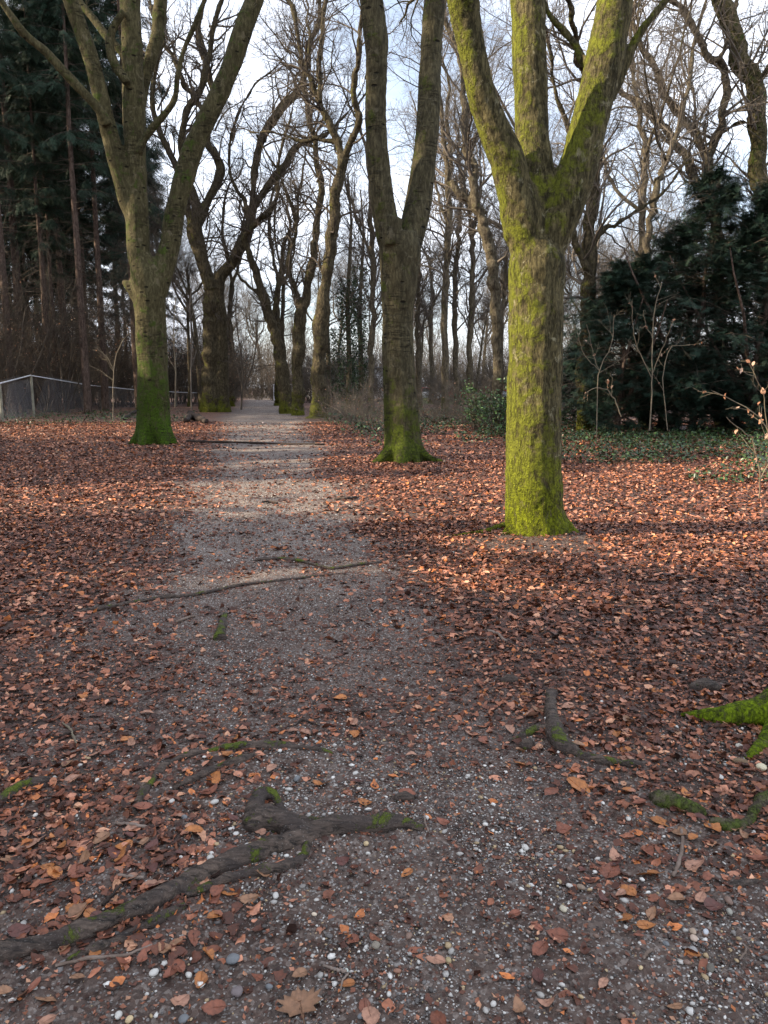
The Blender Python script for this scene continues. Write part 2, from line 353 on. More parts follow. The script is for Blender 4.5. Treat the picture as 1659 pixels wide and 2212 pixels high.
def in_view(x, y, m): return np.abs(x) < .56*y+m
D0 = G(1160, 1160); 
def density(x, y):
    p = pathm(x, y); cl = vn(x, y, 1.1, 41); c2 = vn(x, y, 3.3, 42)
    off = .55+.45*cl
    on = .06+.2*sstep(.45, .8, c2)
    d = off*(1-p)+on*p
    nr = sstep(3.6, 2.6, y)
    right = sstep(.55, .95, x+.25*(c2-.5))*sstep(1.95, 2.25, y)
    left = sstep(-.25, -.75, x+.3*(c2-.5))*sstep(1.75, 2.1, y)
    d = d*(1-nr)+nr*(.04+.8*np.maximum(right, left)*(.55+.6*sstep(.35, .65, c2)))
    d = np.where((np.hypot(x-D0[0]-.05, (y-D0[1]+.25)*1.3) < .42+.4*vn(x, y, 3, 43)), d*.22, d)
    return d
g = np.random.default_rng(11)
def scatter(y0, y1, dens, marg, dfun):
    w = .56*y1+marg; N = int(dens*2*w*(y1-y0)); x = (g.random(N)*2-1)*w; y = y0+(y1-y0)*g.random(N)
    k = in_view(x, y, marg); x, y = x[k], y[k]; k = g.random(len(x)) < dfun(x, y); return x[k], y[k]
LP = []
for (y0, y1, dn, kind, s0, s1) in ((1.2, 4.5, 3500, 1, .012, .055), (4.5, 9, 1350, 1, .028, .075), (9, 17, 560, 0, .045, .10), (17, 34, 210, 0, .06, .12)):
    x, y = scatter(y0, y1, dn, 1.2, density)
    s = s0+(s1-s0)*g.random(len(x))**(2.2 if y1 < 5 else 1.5)
    z = gh(x, y)+.004+g.random(len(x))*.016*(1-pathm(x, y))
    til = np.where(g.random(len(x)) < .28, .6, .17)
    LP.append(leaf_cloud(np.column_stack([x, y, z]), s, til, kind, g))
V, Fs = merge([(a, b_) for a, b_, c_ in LP]); C = np.concatenate([c_ for a, b_, c_ in LP])
lv = build('leaf_litter', V, Fs, M_LEAF, smooth=False, col=C)
tag(lv, 'carpet of fallen russet and brown leaves either side of the path', 'leaf litter', kind='stuff')
# fragments of broken leaf on the bare soil
x, y = scatter(1.2, 15, 2600, .3, lambda x, y: (.35+.5*vn(x, y, 4, 51))*np.where(y < 7, 1, .22))
s = (.006+.016*g.random(len(x)))*np.where(y < 7, 1, 1.8); Vv, Ff, Cc = leaf_cloud(np.column_stack([x, y, gh(x, y)+.006]), s, np.full(len(x), .3), 0, g, PAL*.75)
tag(build('leaf_crumbs', Vv, [Ff], M_LEAF, smooth=False, col=Cc), 'crumbled bits of brown leaf strewn over the bare soil', 'leaf litter', kind='stuff')
# ------------------------------------------------------------------ gravel
def ico():
    t = (1+5**.5)/2; v = np.array([[-1, t, 0], [1, t, 0], [-1, -t, 0], [1, -t, 0], [0, -1, t], [0, 1, t], [0, -1, -t], [0, 1, -t], [t, 0, -1], [t, 0, 1], [-t, 0, -1], [-t, 0, 1]], float)
    f = np.array([[0,11,5],[0,5,1],[0,1,7],[0,7,10],[0,10,11],[1,5,9],[5,11,4],[11,10,2],[10,7,6],[7,1,8],[3,9,4],[3,4,2],[3,2,6],[3,6,8],[3,8,9],[4,9,5],[2,4,11],[6,2,10],[8,6,7],[9,8,1]])
    return norm(v), f
SPAL = np.array([[.62, .60, .56], [.42, .40, .37], [.22, .20, .185], [.12, .11, .105], [.38, .28, .16], [.07, .06, .055], [.20, .13, .10]])
def stones(x, y, s, g, wt, emb=.2):
    v, f = ico(); N = len(x); c = SPAL[g.choice(len(SPAL), N, p=np.array(wt)/sum(wt))]*(.8+.4*g.random((N, 1)))
    L = np.repeat(v[None], N, 0)*(1+g.normal(0, .16, (N, 12, 1))); L *= (np.array([1, .75, .5])*(.75+.5*g.random((N, 1, 3))))
    a = g.random(N)*6.28; X_, Y_ = L[..., 0].copy(), L[..., 1].copy(); ca, sa = np.cos(a)[:, None], np.sin(a)[:, None]
    L[..., 0] = X_*ca-Y_*sa; L[..., 1] = X_*sa+Y_*ca; L *= (s/2)[:, None, None]
    L += np.column_stack([x, y, gh(x, y)+s*emb])[:, None]
    return L.reshape(-1, 3), (f[None]+(np.arange(N)*12)[:, None, None]).reshape(-1, 3), np.repeat(c, 12, 0)
def sd_(x, y):
    p = pathm(x, y); c = sstep(.35, .75, vn(x, y, 2.2, 61)); near = sstep(3.2, 2.0, y)
    rp = sstep(.45, .1, np.hypot(x-1.55, (y-3.1)))
    return np.clip((.10+.9*p)*(.25+.75*c)*(.55+.45*near)+rp, 0, 1)
SP = []
for (y0, y1, dn, s0, s1, pw, wt) in ((1.2, 3.2, 15000, .003, .012, 2.2, [2.6, 2.5, 4, 4, 1.5, 7, 5]), (1.2, 3.4, 950, .009, .028, 3.2, [3.2, 2.5, 2.5, 2.5, 2, 2, 2]), (3.2, 6, 2600, .006, .016, 2.4, [4, 3, 3, 2, 1, 2, 1]), (6, 13, 330, .010, .024, 2, [4, 3, 2, 1, 1, 0, 0])):
    x, y = scatter(y0, y1, dn, .5, sd_); s = s0+(s1-s0)*g.random(len(x))**pw; SP.append(stones(x, y, s, g, wt))
V, Fs = merge([(a, b_) for a, b_, c_ in SP]); C = np.concatenate([c_ for a, b_, c_ in SP])
tag(build('gravel', V, Fs, M_STONE, smooth=False, col=C), 'fine white, grey and brown gravel pressed into the path', 'gravel', kind='stuff')
# ------------------------------------------------------------------ remeshed organic bodies (trunks, roots)
def organic(name, polys, m, parent, voxel, smooth_it=6, disp=((.5, .04),), origin=(0, 0, 0), sides=14, squash=None):
    parts = []
    for pts, rad in polys:
        L = np.linalg.norm(np.diff(pts, axis=0), axis=1).sum(); K = max(6, int(L/max(voxel*4, .04)))
        p, r = smooth_poly(pts, rad, min(K, 120)); V, q = tube(p[None]-np.array(origin), r[None], sides)
        nb = len(V); V = np.vstack([V, p[0]-origin, p[-1]-origin]); s = sides; K = len(p)
        c0 = np.array([[nb, (j+1) % s, j] for j in range(s)]); c1 = np.array([[nb+1, (K-1)*s+j, (K-1)*s+(j+1) % s] for j in range(s)])
        parts += [(V, q), (np.zeros((0, 3)), np.zeros((0, 3), int))]; parts[-1] = (np.zeros((0, 3)), np.zeros((0, 3), int))
        off = sum(len(a) for a, _ in parts[:-2])
        parts.append((np.zeros((0, 3)), np.vstack([c0, c1])-nb-2))
    V, Fs = merge(parts)
    if squash: V[:, 2] *= squash
    o = build(name, V, Fs, m, None)
    md = o.modifiers.new('r', 'REMESH'); md.mode = 'VOXEL'; md.voxel_size = voxel; md.use_smooth_shade = True
    md = o.modifiers.new('s', 'SMOOTH'); md.factor = .5; md.iterations = smooth_it
    for k, (sz, st) in enumerate(disp):
        tx = bpy.data.textures.new('t', 'CLOUDS'); tx.noise_scale = sz; tx.noise_depth = 3
        md = o.modifiers.new('d', 'DISPLACE'); md.texture = tx; md.strength = st; md.mid_level = .5
    dg = bpy.context.evaluated_depsgraph_get(); me = bpy.data.meshes.new_from_object(o.evaluated_get(dg))
    old = o.data; o.modifiers.clear(); o.data = me; bpy.data.meshes.remove(old); me.name = name
    if parent is not None: o.parent = parent
    return o
def poly(pts, Yv, dy=0.0, wob=0.0):
    """[(px,py,w)...] at distance Yv (number or list) -> world points, radii"""
    n = len(pts); Ys = np.full(n, float(Yv)) if np.isscalar(Yv) else np.array(Yv, float)
    Ys = Ys + np.linspace(0, dy, n)
    w = [P(a[0], a[1], Y_) for a, Y_ in zip(pts, Ys)]
    return np.array(w), np.array([a[2]/2/F*depth(p) for a, p in zip(pts, w)])
def extend(p, r, L, g, lean=.15):
    """carry a limb on above the frame"""
    d = norm(p[-1]-p[-2]); q = [p[-1]]; rr = [r[-1]]
    for k in range(4):
        d = norm(d+g.normal(0, lean, 3)+np.array([0, 0, .08])); q.append(q[-1]+d*L/4); rr.append(rr[-1]*.8)
    return np.vstack([p, q[1:]]), np.concatenate([r, rr[1:]])
def crown(polys, base, g, lv1=8, lv2=7, lv3=7, lv4=0, len1=.45, tmin=.35, zmin=4.0, K=7, wig=.22, scale=1.0, upto=None, len2=.45, tr=.03):
    """branches + twigs from limb polylines -> two mesh tuples"""
    br, tw = [], []
    for pts, rad in polys:
        p, r = smooth_poly(pts, rad, 12)
        k = p[:, 2] > zmin
        if k.sum() < 3: continue
        p, r = p[k], r[k]; i = np.linspace(0, len(p)-1, 8).astype(int); p, r = p[i][None], r[i][None]
        L = np.linalg.norm(np.diff(p[0], axis=0), axis=1).sum(); n1 = max(2, int(lv1*L/5))
        s, d, l, q = kids(p, r, n1, 50, len1, .38, tmin*.2, .6, g); l = np.clip(l, .8, 3.2)*scale
        d[:, 2] += .25; A = grow(s, d, l, np.minimum(q, .06), K, wig, .05, .3, g); br.append(tube(*A, 5))
        s, d, l, q = kids(*A, lv2, 45, .55, .5, .15, .35, g); B = grow(s, d, l, q, K-1, wig, tr, .3, g); br.append(tube(*B, 4))
        s, d, l, q = kids(*B, lv3, 42, .6, .5, .15, .25, g); Cc = grow(s, d, l, np.maximum(q, .0045), 5, wig*.9, tr, .4, g); tw.append(tube(*Cc, 3))
        if lv4:
            s, d, l, q = kids(*Cc, lv4, 40, .6, .6, .15, .2, g); Dd = grow(s, d, l, np.maximum(q, .0035), 4, wig*.8, .02, .5, g); tw.append(tube(*Dd, 3))
    out = []
    for Lx in (br, tw):
        V, Fs = merge(Lx); out.append((V-np.array(base), Fs) if len(V) else None)
    return out
def hero(name, label, base, polys, m, voxel, disp, limbs, seed, mtw=M_TW, **kw):
    root = empty(name, base, label, 'tree'); g = np.random.default_rng(seed)
    organic('trunk', polys, m, root, voxel, 7, disp, origin=base)
    b2, t2 = crown(limbs, base, g, **kw)
    if b2: build('branches', *b2, m, root)
    if t2: build('twigs', *t2, mtw, root)
    return root
g = np.random.default_rng(5)
def ground_root(pts, w=None, sink=.5):
    """surface root polyline traced on the ground: (px,py,wpx)"""
    q = [G(a[0], a[1]) for a in pts]; r = np.array([a[2]*1.05/2/F*depth(p) for a, p in zip(pts, q)])
    q = np.array(q); q[:, 2] = gh(q[:, 0], q[:, 1]) + r*(1-2*sink); return q, r
# --- tree D: big mossy three-limbed tree
bD = G(1157, 1150); yD = bD[1]
tD = poly([(1160, 1185, 142), (1160, 1150, 138), (1154, 1100, 126), (1153, 1000, 121), (1153, 900, 118), (1156, 800, 117), (1158, 700, 118), (1159, 620, 122), (1161, 570, 124), (1163, 530, 96), (1164, 495, 40)], yD)
lD1 = poly([(1150, 570, 76), (1128, 470, 92), (1112, 410, 80), (1096, 350, 76), (1075, 300, 70), (1055, 250, 66), (1036, 190, 62), (1024, 132, 60), (1010, 60, 64), (1000, 0, 70), (985, -60, 66)], yD, -.5)
lD2 = poly([(1164, 570, 90), (1166, 510, 86), (1163, 430, 84), (1156, 360, 80), (1150, 305, 73), (1147, 200, 72), (1143, 100, 74), (1140, 0, 76), (1138, -80, 70)], yD, .35)
lD3 = poly([(1174, 570, 80), (1190, 510, 88), (1212, 450, 92), (1240, 385, 88), (1256, 339, 84), (1272, 271, 80), (1289, 203, 78), (1305, 135, 82), (1317, 70, 80), (1330, 0, 78), (1342, -70, 74)], yD, .1)
lD4 = poly([(1318, 215, 26), (1338, 166, 24), (1360, 115, 22), (1382, 72, 20), (1410, 35, 17), (1440, 0, 15), (1470, -50, 13)], yD+.1)
lD5 = poly([(1285, 160, 22), (1258, 130, 18), (1245, 100, 17), (1226, 76, 17), (1200, 48, 14), (1180, 18, 12), (1165, -40, 10)], yD+.15, .4)
kD = poly([(1120, 500, 62), (1100, 505, 44), (1088, 508, 26)], yD-.05)
rt = [poly([(1150, 1080, 60), (1118, 1140, 50), (1092, 1162, 30), (1072, 1180, 14)], yD, -.15), poly([(1175, 1080, 60), (1208, 1128, 44), (1236, 1150, 24), (1262, 1162, 10)], yD, -.1),
      poly([(1158, 1060, 60), (1152, 1130, 54), (1145, 1165, 40), (1138, 1186, 20)], yD, -.36), poly([(1170, 1060, 60), (1188, 1130, 50), (1204, 1160, 32), (1214, 1184, 14)], yD, -.33)]
rL = ground_root([(1110, 1135, 24), (1080, 1141, 20), (1050, 1148, 15), (1015, 1152, 12), (965, 1156, 9), (920, 1154, 5)])
e = [extend(*l, 3.5, g) for l in (lD1, lD2, lD3)]
hero('beech_tree', 'bright green mossy tree splitting into three thick limbs, nearest on the right', bD, [tD, e[0], e[1], e[2], lD4, lD5, kD, rL]+rt,
     MB_D, .017, ((.35, .035), (.07, .016), (.02, .007)), [e[0], e[1], e[2], extend(*lD4, 2.5, g), extend(*lD5, 2.5, g)], 21, zmin=6.2, lv1=12, lv2=6, lv3=6)
# --- tree C
bC = G(872, 995); yC = bC[1]
tC = poly([(874, 1010, 100), (872, 980, 90), (870, 945, 80), (866, 879, 76), (862, 813, 72), (859, 740, 69), (859, 681, 69), (861, 630, 77), (863, 582, 86), (864, 540, 92), (864, 505, 80)], yC)
lC1 = poly([(860, 580, 50), (842, 520, 54), (832, 470, 54), (826, 430, 51), (816, 331, 48), (812, 265, 46), (812, 198, 47), (813, 140, 48), (812, 83, 52), (802, 0, 50), (792, -70, 46)], yC, -.6)
lC2 = poly([(870, 590, 50), (886, 520, 56), (897, 470, 58), (905, 430, 57), (918, 331, 52), (924, 265, 52), (928, 198, 49), (930, 132, 48), (940, 0, 48), (946, -70, 46)], yC, .7)
rt = [poly([(866, 910, 40), (848, 965, 36), (826, 990, 24), (795, 1006, 9)], yC, -.5), poly([(876, 905, 40), (898, 962, 34), (922, 988, 20), (957, 998, 8)], yC, -.35),
      poly([(872, 900, 40), (871, 960, 40), (870, 992, 34), (866, 1014, 18)], yC, -.75), poly([(875, 900, 40), (886, 960, 34), (896, 988, 24), (904, 1002, 12)], yC, -.6)]
kC = poly([(850, 470, 40), (846, 500, 44), (850, 530, 40)], yC-.3); k2 = poly([(832, 95, 30), (842, 110, 26), (838, 60, 30)], yC-.55)
e = [extend(*l, 5, g) for l in (lC1, lC2)]
hero('beech_tree', 'tall smooth trunk forked into two upright limbs, left of the mossy three-limbed tree', bC, [tC, e[0], e[1], kC]+rt,
     MB_C, .028, ((.6, .05), (.1, .02)), e, 22, zmin=9.5, lv1=12, lv2=6, lv3=6)
# --- tree A
bA = G(332, 958); yA = bA[1]
tA = poly([(332, 972, 90), (332, 940, 80), (332, 891, 70), (330, 791, 65), (327, 740, 65), (325, 692, 66), (322, 640, 70), (316, 600, 66), (308, 570, 56), (300, 549, 50), (296, 463, 49), (292, 331, 46), (289, 231, 48), (286, 132, 45), (281, 0, 44), (278, -60, 42)], yA)
lA1 = poly([(330, 650, 50), (345, 600, 50), (358, 560, 45), (367, 529, 44), (377, 463, 43), (394, 397, 44), (413, 331, 44), (443, 265, 42), (476, 198, 42), (503, 132, 40), (526, 60, 42), (550, 0, 38), (570, -60, 36)], yA, .8)
lA2 = poly([(290, 480, 30), (272, 430, 34), (260, 380, 36), (248, 331, 38), (231, 265, 36), (215, 198, 36), (198, 132, 34), (175, 66, 33), (152, 0, 32), (135, -60, 30)], yA, -.8)
lA3 = poly([(232, 270, 22), (215, 238, 22), (185, 205, 21), (142, 159, 20), (99, 112, 20), (60, 80, 19), (40, 56, 18), (8, 10, 16), (-25, -40, 14)], yA-.6, -1)
lA4 = poly([(300, 270, 22), (302, 230, 24), (311, 182, 25), (324, 132, 27), (335, 95, 27), (341, 66, 28), (347, 0, 27), (350, -60, 25)], yA+.4, .5)
lA5 = poly([(300, 330, 18), (314, 300, 16), (331, 274, 15), (357, 245, 14), (378, 212, 13), (384, 165, 13), (397, 109, 12), (420, 56, 12), (440, 0, 10), (455, -50, 9)], yA-.2, -.5)
lA6 = poly([(275, 180, 18), (265, 165, 19), (251, 145, 19), (239, 115, 19), (238, 80, 18), (250, 50, 15), (268, 25, 14)], yA-.4)
lA7 = poly([(280, 150, 15), (262, 112, 17), (231, 79, 17), (198, 36, 17), (169, 0, 16), (150, -50, 14)], yA+.5, .5)
st = poly([(300, 640, 34), (285, 622, 26), (272, 612, 16), (265, 608, 7)], yA-.1)
rt = [poly([(326, 870, 36), (312, 925, 34), (295, 950, 24), (276, 966, 9)], yA, -.4), poly([(338, 870, 36), (354, 925, 34), (370, 952, 24), (386, 970, 9)], yA, -.45),
      poly([(328, 860, 36), (318, 925, 36), (310, 955, 26), (302, 970, 12)], yA, -.8), poly([(336, 860, 36), (346, 925, 34), (354, 955, 26), (362, 974, 12)], yA, -.8)]
e = [extend(*l, 5, g) for l in (tA, lA1, lA2, lA4)]
hero('beech_tree', 'many-limbed tree with moss-covered lower trunk standing left of the path', bA, [e[0], e[1], e[2], lA3, e[3], lA5, lA6, lA7, st]+rt,
     MB_A, .034, ((.7, .06), (.12, .02)), e+[lA3, lA5, lA7], 23, zmin=11.3, lv1=5, lv2=5, lv3=5)
# --- traced avenue and wood trees
def traced(name, label, base_px, trunk, limbs, seed, m=MB_B, gnarl=.05, ext=4, voxel=0, twd=M_TWD, group=None, Yb=None, **kw):
    g = np.random.default_rng(seed); Yb = Yb or G(*base_px)[1]; base = P(base_px[0], base_px[1], Yb); base[2] = 0
    A = [poly(trunk, Yb)]; A[0][0][0][2] = -.15
    tops = []
    for l in limbs:
        A.append(poly(l, Yb+g.normal(0, .1), g.normal(0, 1.2)))
    P2 = []
    for k, (p, r) in enumerate(A):
        if k or not limbs: p, r = extend(p, r, ext, g, .25); tops.append((p, r))
        P2.append((p, r))
    tops.append(P2[0])
    for k in range(len(P2)):
        p, r = P2[k]; K = 26; p, r = smooth_poly(p, r, K); f = sstep(0, 3, np.arange(K))[:, None]
        p = p+g.normal(0, 1, (K, 3))*np.minimum(r[:, None]*.35, gnarl)*f; r = r*(1+g.normal(0, .09, K)); P2[k] = (p, r)
    root = empty(name, base, label, 'tree', group)
    if voxel: organic('trunk', P2, m, root, voxel, 4, ((.4, .10), (.12, .05)), origin=base)
    else:
        V, Fs = merge([tube(p[None], r[None], 10) for p, r in P2]); build('trunk', V-base, Fs, m, root)
    b2, t2 = crown(tops, base, g, **kw)
    if b2: build('branches', *b2, twd, root)
    if t2: build('twigs', *t2, twd, root)
    return root
AV = dict(zmin=5.0, lv1=9, lv2=7, lv3=8, wig=.3, len1=.5)
traced('avenue_tree', 'double-trunked gnarled tree left of the path behind the many-limbed tree', (462, 890),
       [(458, 896, 52), (456, 880, 46), (455, 820, 40), (456, 740, 38), (458, 680, 38), (460, 640, 40), (462, 600, 34)],
       [[(484, 893, 34), (480, 860, 30), (476, 780, 28), (474, 700, 28), (470, 640, 28), (480, 590, 26), (505, 560, 24), (522, 530, 24), (535, 500, 22), (545, 450, 18), (568, 420, 16), (590, 385, 15), (615, 357, 15), (640, 322, 14), (658, 308, 12), (690, 300, 10), (712, 285, 8)],
        [(545, 450, 14), (549, 390, 16), (556, 320, 17), (575, 280, 17), (598, 248, 17), (630, 210, 17), (648, 185, 16), (662, 140, 15), (668, 100, 13), (686, 60, 12), (690, 0, 10)],
        [(460, 640, 28), (442, 575, 26), (428, 520, 24), (432, 470, 22), (452, 430, 20), (474, 385, 19), (470, 345, 18), (450, 310, 17), (448, 260, 16), (458, 200, 15), (448, 130, 15), (430, 60, 12), (440, 0, 10)],
        [(432, 560, 18), (412, 500, 17), (405, 440, 16), (388, 370, 14), (350, 300, 13), (335, 250, 12), (330, 180, 10), (350, 110, 9)],
        [(428, 520, 18), (420, 440, 18), (405, 380, 16), (392, 310, 15), (402, 250, 15), (432, 190, 14), (450, 130, 13), (460, 60, 12), (480, 0, 9)],
        [(448, 260, 12), (425, 215, 12), (398, 180, 11), (380, 130, 10), (350, 90, 9), (330, 30, 8)],
        [(535, 500, 10), (530, 440, 9), (505, 400, 8), (495, 340, 7), (510, 260, 7), (545, 190, 6), (600, 140, 5)]], 31, voxel=.055, **AV)
traced('avenue_tree', 'dark slender trunk leaning right of the path behind a thin hedge', (690, 903),
       [(688, 908, 50), (690, 890, 38), (690, 850, 33), (690, 800, 31), (691, 747, 30), (699, 648, 28), (709, 582, 25), (714, 529, 24), (724, 446, 23), (734, 380, 21), (742, 335, 24)],
       [[(740, 345, 16), (727, 304, 15), (704, 251, 14), (687, 212, 14), (664, 159, 12), (651, 126, 12), (644, 83, 11), (638, 33, 10), (621, 0, 9)],
        [(692, 222, 10), (691, 198, 11), (691, 132, 11), (697, 66, 10), (704, 0, 9)],
        [(744, 340, 16), (760, 304, 15), (773, 265, 14), (767, 215, 13), (766, 165, 13), (770, 139, 12), (780, 83, 11), (783, 20, 10)],
        [(735, 310, 8), (712, 306, 9), (685, 298, 9), (660, 306, 8)]], 32, voxel=.045, **AV)
traced('avenue_tree', 'knobbly ivy-scarred trunk with a swollen ring near its foot, right of the path', (644, 897),
       [(643, 902, 32), (644, 885, 27), (644, 866, 27), (644, 852, 34), (643, 838, 26), (643, 780, 26), (645, 730, 28), (648, 690, 27), (660, 640, 22), (668, 600, 20), (676, 560, 18), (682, 520, 16)],
       [[(682, 520, 15), (687, 463, 14), (697, 397, 14), (683, 347, 13), (681, 298, 12), (664, 231, 11), (655, 170, 9), (670, 90, 8)],
        [(650, 680, 14), (636, 620, 12), (625, 560, 10), (640, 490, 8), (620, 420, 7), (600, 370, 6)]], 33, voxel=.045, **AV)
traced('avenue_tree', 'rough trunk leaning out to the left over the path', (618, 893),
       [(622, 897, 40), (618, 880, 32), (613, 840, 29), (608, 790, 27), (600, 740, 24), (586, 700, 22), (575, 660, 20), (560, 610, 18), (545, 570, 16)],
       [[(560, 610, 14), (540, 560, 14), (528, 520, 12), (545, 490, 12), (570, 470, 11), (590, 445, 10), (601, 413, 9), (600, 350, 8), (620, 280, 6)],
        [(586, 700, 12), (600, 640, 11), (606, 580, 10), (615, 520, 9), (640, 480, 8), (645, 420, 7)],
        [(575, 660, 9), (545, 625, 7), (520, 600, 6), (500, 570, 5)]], 34, voxel=.05, **AV)
for k, (px, py, w, s, lb) in enumerate(((601, 876, 16, 35, 'sunlit upright trunk glimpsed behind the leaning avenue tree'), (612, 871, 12, 36, 'slim far trunk in the right-hand avenue row'), (500, 878, 14, 37, 'far trunk in the left avenue row behind the double trunk'))):
    traced('avenue_tree', lb, (px, py), [(px, py+3, w*1.3), (px, py-20, w), (px+1, 780, w*.9), (px-3, 680, w*.8), (px+2, 600, w*.7)],
           [[(px+2, 610, w*.5), (px-14, 540, w*.45), (px-20, 470, w*.4), (px-6, 400, w*.3)], [(px+2, 610, w*.5), (px+20, 560, w*.4), (px+26, 490, w*.35)]], s, **AV)
WD = dict(m=MB_F, twd=M_TW, zmin=3.5, lv1=11, lv2=7, lv3=9, wig=.24, group='bare trees in the right-hand wood')
def wt(label, base, pts, limbs, seed, Yb, **kw):
    d = dict(WD); d.update(kw); return traced('bare_tree', label, base, pts, limbs, seed, Yb=Yb, **d)
wt('curving bare tree between the forked tree and the mossy tree', (1078, 880), [(1080, 885, 26), (1076, 800, 24), (1070, 650, 25), (1062, 560, 25), (1048, 490, 24), (1026, 440, 22)],
   [[(1030, 450, 16), (1025, 400, 17), (1023, 364, 17), (1012, 331, 16), (1005, 260, 15), (1001, 198, 13), (990, 120, 12), (960, 40, 10)], [(1040, 470, 14), (1012, 440, 15), (978, 403, 14), (966, 375, 12), (955, 265, 11), (940, 170, 8)], [(1015, 335, 9), (1035, 280, 8), (1050, 220, 7)]], 41, 30, voxel=.04)
wt('sunlit-streaked straight trunk just right of the forked tree', (962, 885), [(962, 888, 18), (961, 800, 16), (962, 650, 15), (966, 560, 14), (970, 450, 13), (968, 380, 12)], [[(968, 400, 9), (975, 330, 9), (965, 260, 8), (970, 180, 6)], [(966, 480, 7), (945, 420, 6), (935, 350, 5)]], 42, 44)
wt('slim pale trunk leaning slightly left beside the sunlit-streaked one', (985, 880), [(985, 885, 13), (986, 780, 12), (982, 650, 11), (985, 560, 10), (992, 480, 9)], [[(992, 480, 8), (1000, 400, 7), (1012, 300, 6)]], 43, 50)
wt('straight thin trunk left of the curving bare tree', (1020, 875), [(1018, 880, 14), (1014, 780, 13), (1018, 650, 12), (1021, 560, 11), (1016, 470, 10)], [[(1016, 470, 8), (1000, 400, 8), (990, 330, 7)], [(1018, 520, 6), (1035, 450, 6), (1040, 380, 5)]], 44, 48)
wt('thin trunk standing close to the right flank of the forked tree', (907, 875), [(908, 880, 12), (904, 780, 11), (902, 680, 10), (906, 600, 9), (903, 520, 8)], [[(903, 520, 7), (912, 420, 6), (905, 330, 5)]], 45, 52)
wt('grey-green pole-like tree left of the forked tree', (803, 872), [(802, 876, 15), (801, 800, 14), (805, 700, 13), (806, 600, 12), (803, 500, 11), (800, 420, 9)], [[(800, 430, 8), (795, 350, 7), (780, 280, 6)], [(805, 560, 7), (780, 500, 6), (760, 440, 6)]], 46, 46)
wt('ridged brown trunk seen between the mossy tree and the dark yews', (1262, 880), [(1262, 885, 34), (1264, 780, 32), (1267, 690, 31), (1272, 600, 30), (1277, 500, 29), (1283, 400, 28), (1290, 300, 26), (1294, 200, 24)], [[(1275, 540, 12), (1300, 500, 12), (1340, 478, 10), (1380, 455, 8)], [(1294, 210, 18), (1250, 130, 15), (1235, 40, 12)], [(1275, 600, 16), (1245, 520, 15), (1232, 430, 13), (1240, 330, 12), (1200, 200, 9)]], 47, 26, m=MB_B, voxel=.03)
wt('upright thin tree directly right of the mossy tree with a low curved bough', (1388, 900), [(1388, 905, 17), (1386, 700, 15), (1386, 542, 14), (1391, 406, 14), (1392, 322, 12), (1382, 237, 11)], [[(1382, 237, 9), (1368, 152, 9), (1361, 85, 8), (1370, 10, 6)], [(1390, 460, 8), (1350, 430, 8), (1320, 390, 7), (1305, 340, 6), (1298, 290, 5)], [(1390, 350, 8), (1410, 290, 8), (1430, 240, 6)]], 48, 30)
wt('thin tree leaning right that crosses its upright neighbour', (1398, 900), [(1396, 905, 18), (1396, 700, 17), (1398, 560, 16), (1402, 491, 16), (1419, 406, 15), (1436, 356, 13)], [[(1436, 356, 12), (1460, 298, 11), (1474, 240, 10), (1487, 186, 9), (1500, 100, 7), (1520, 20, 6)], [(1440, 350, 6), (1420, 300, 6), (1410, 240, 5)]], 49, 28)
wt('tall Y-forked tree rising out of the dark yews', (1560, 900), [(1560, 905, 30), (1556, 700, 28), (1550, 560, 26), (1546, 457, 24), (1534, 390, 22), (1527, 335, 22)],
   [[(1527, 340, 18), (1500, 295, 17), (1470, 244, 17), (1439, 217, 15), (1426, 169, 14), (1400, 120, 13), (1385, 108, 12), (1365, 40, 11), (1362, 0, 10)], [(1530, 340, 18), (1548, 295, 18), (1561, 254, 17), (1568, 176, 17), (1551, 135, 16), (1524, 119, 14), (1494, 51, 13), (1456, 0, 11)],
    [(1553, 132, 10), (1571, 85, 10), (1584, 30, 9)], [(1548, 440, 18), (1504, 396, 18), (1480, 340, 17), (1460, 305, 16), (1436, 284, 16), (1415, 260, 14), (1395, 240, 14), (1365, 215, 13), (1334, 193, 8)]], 50, 31, voxel=.035)
wt('thick knot-scarred trunk leaning left at the right edge', (1668, 900), [(1672, 905, 44), (1668, 700, 40), (1660, 560, 38), (1653, 474, 36), (1643, 390, 36), (1634, 288, 36), (1629, 203, 38), (1609, 142, 38), (1585, 68, 38), (1562, 10, 36), (1545, -50, 34)], [[(1622, 190, 12), (1650, 160, 11), (1680, 120, 10)], [(1636, 270, 8), (1600, 265, 8), (1560, 290, 7), (1530, 310, 6)]], 51, 30, m=MB_A, voxel=.035)
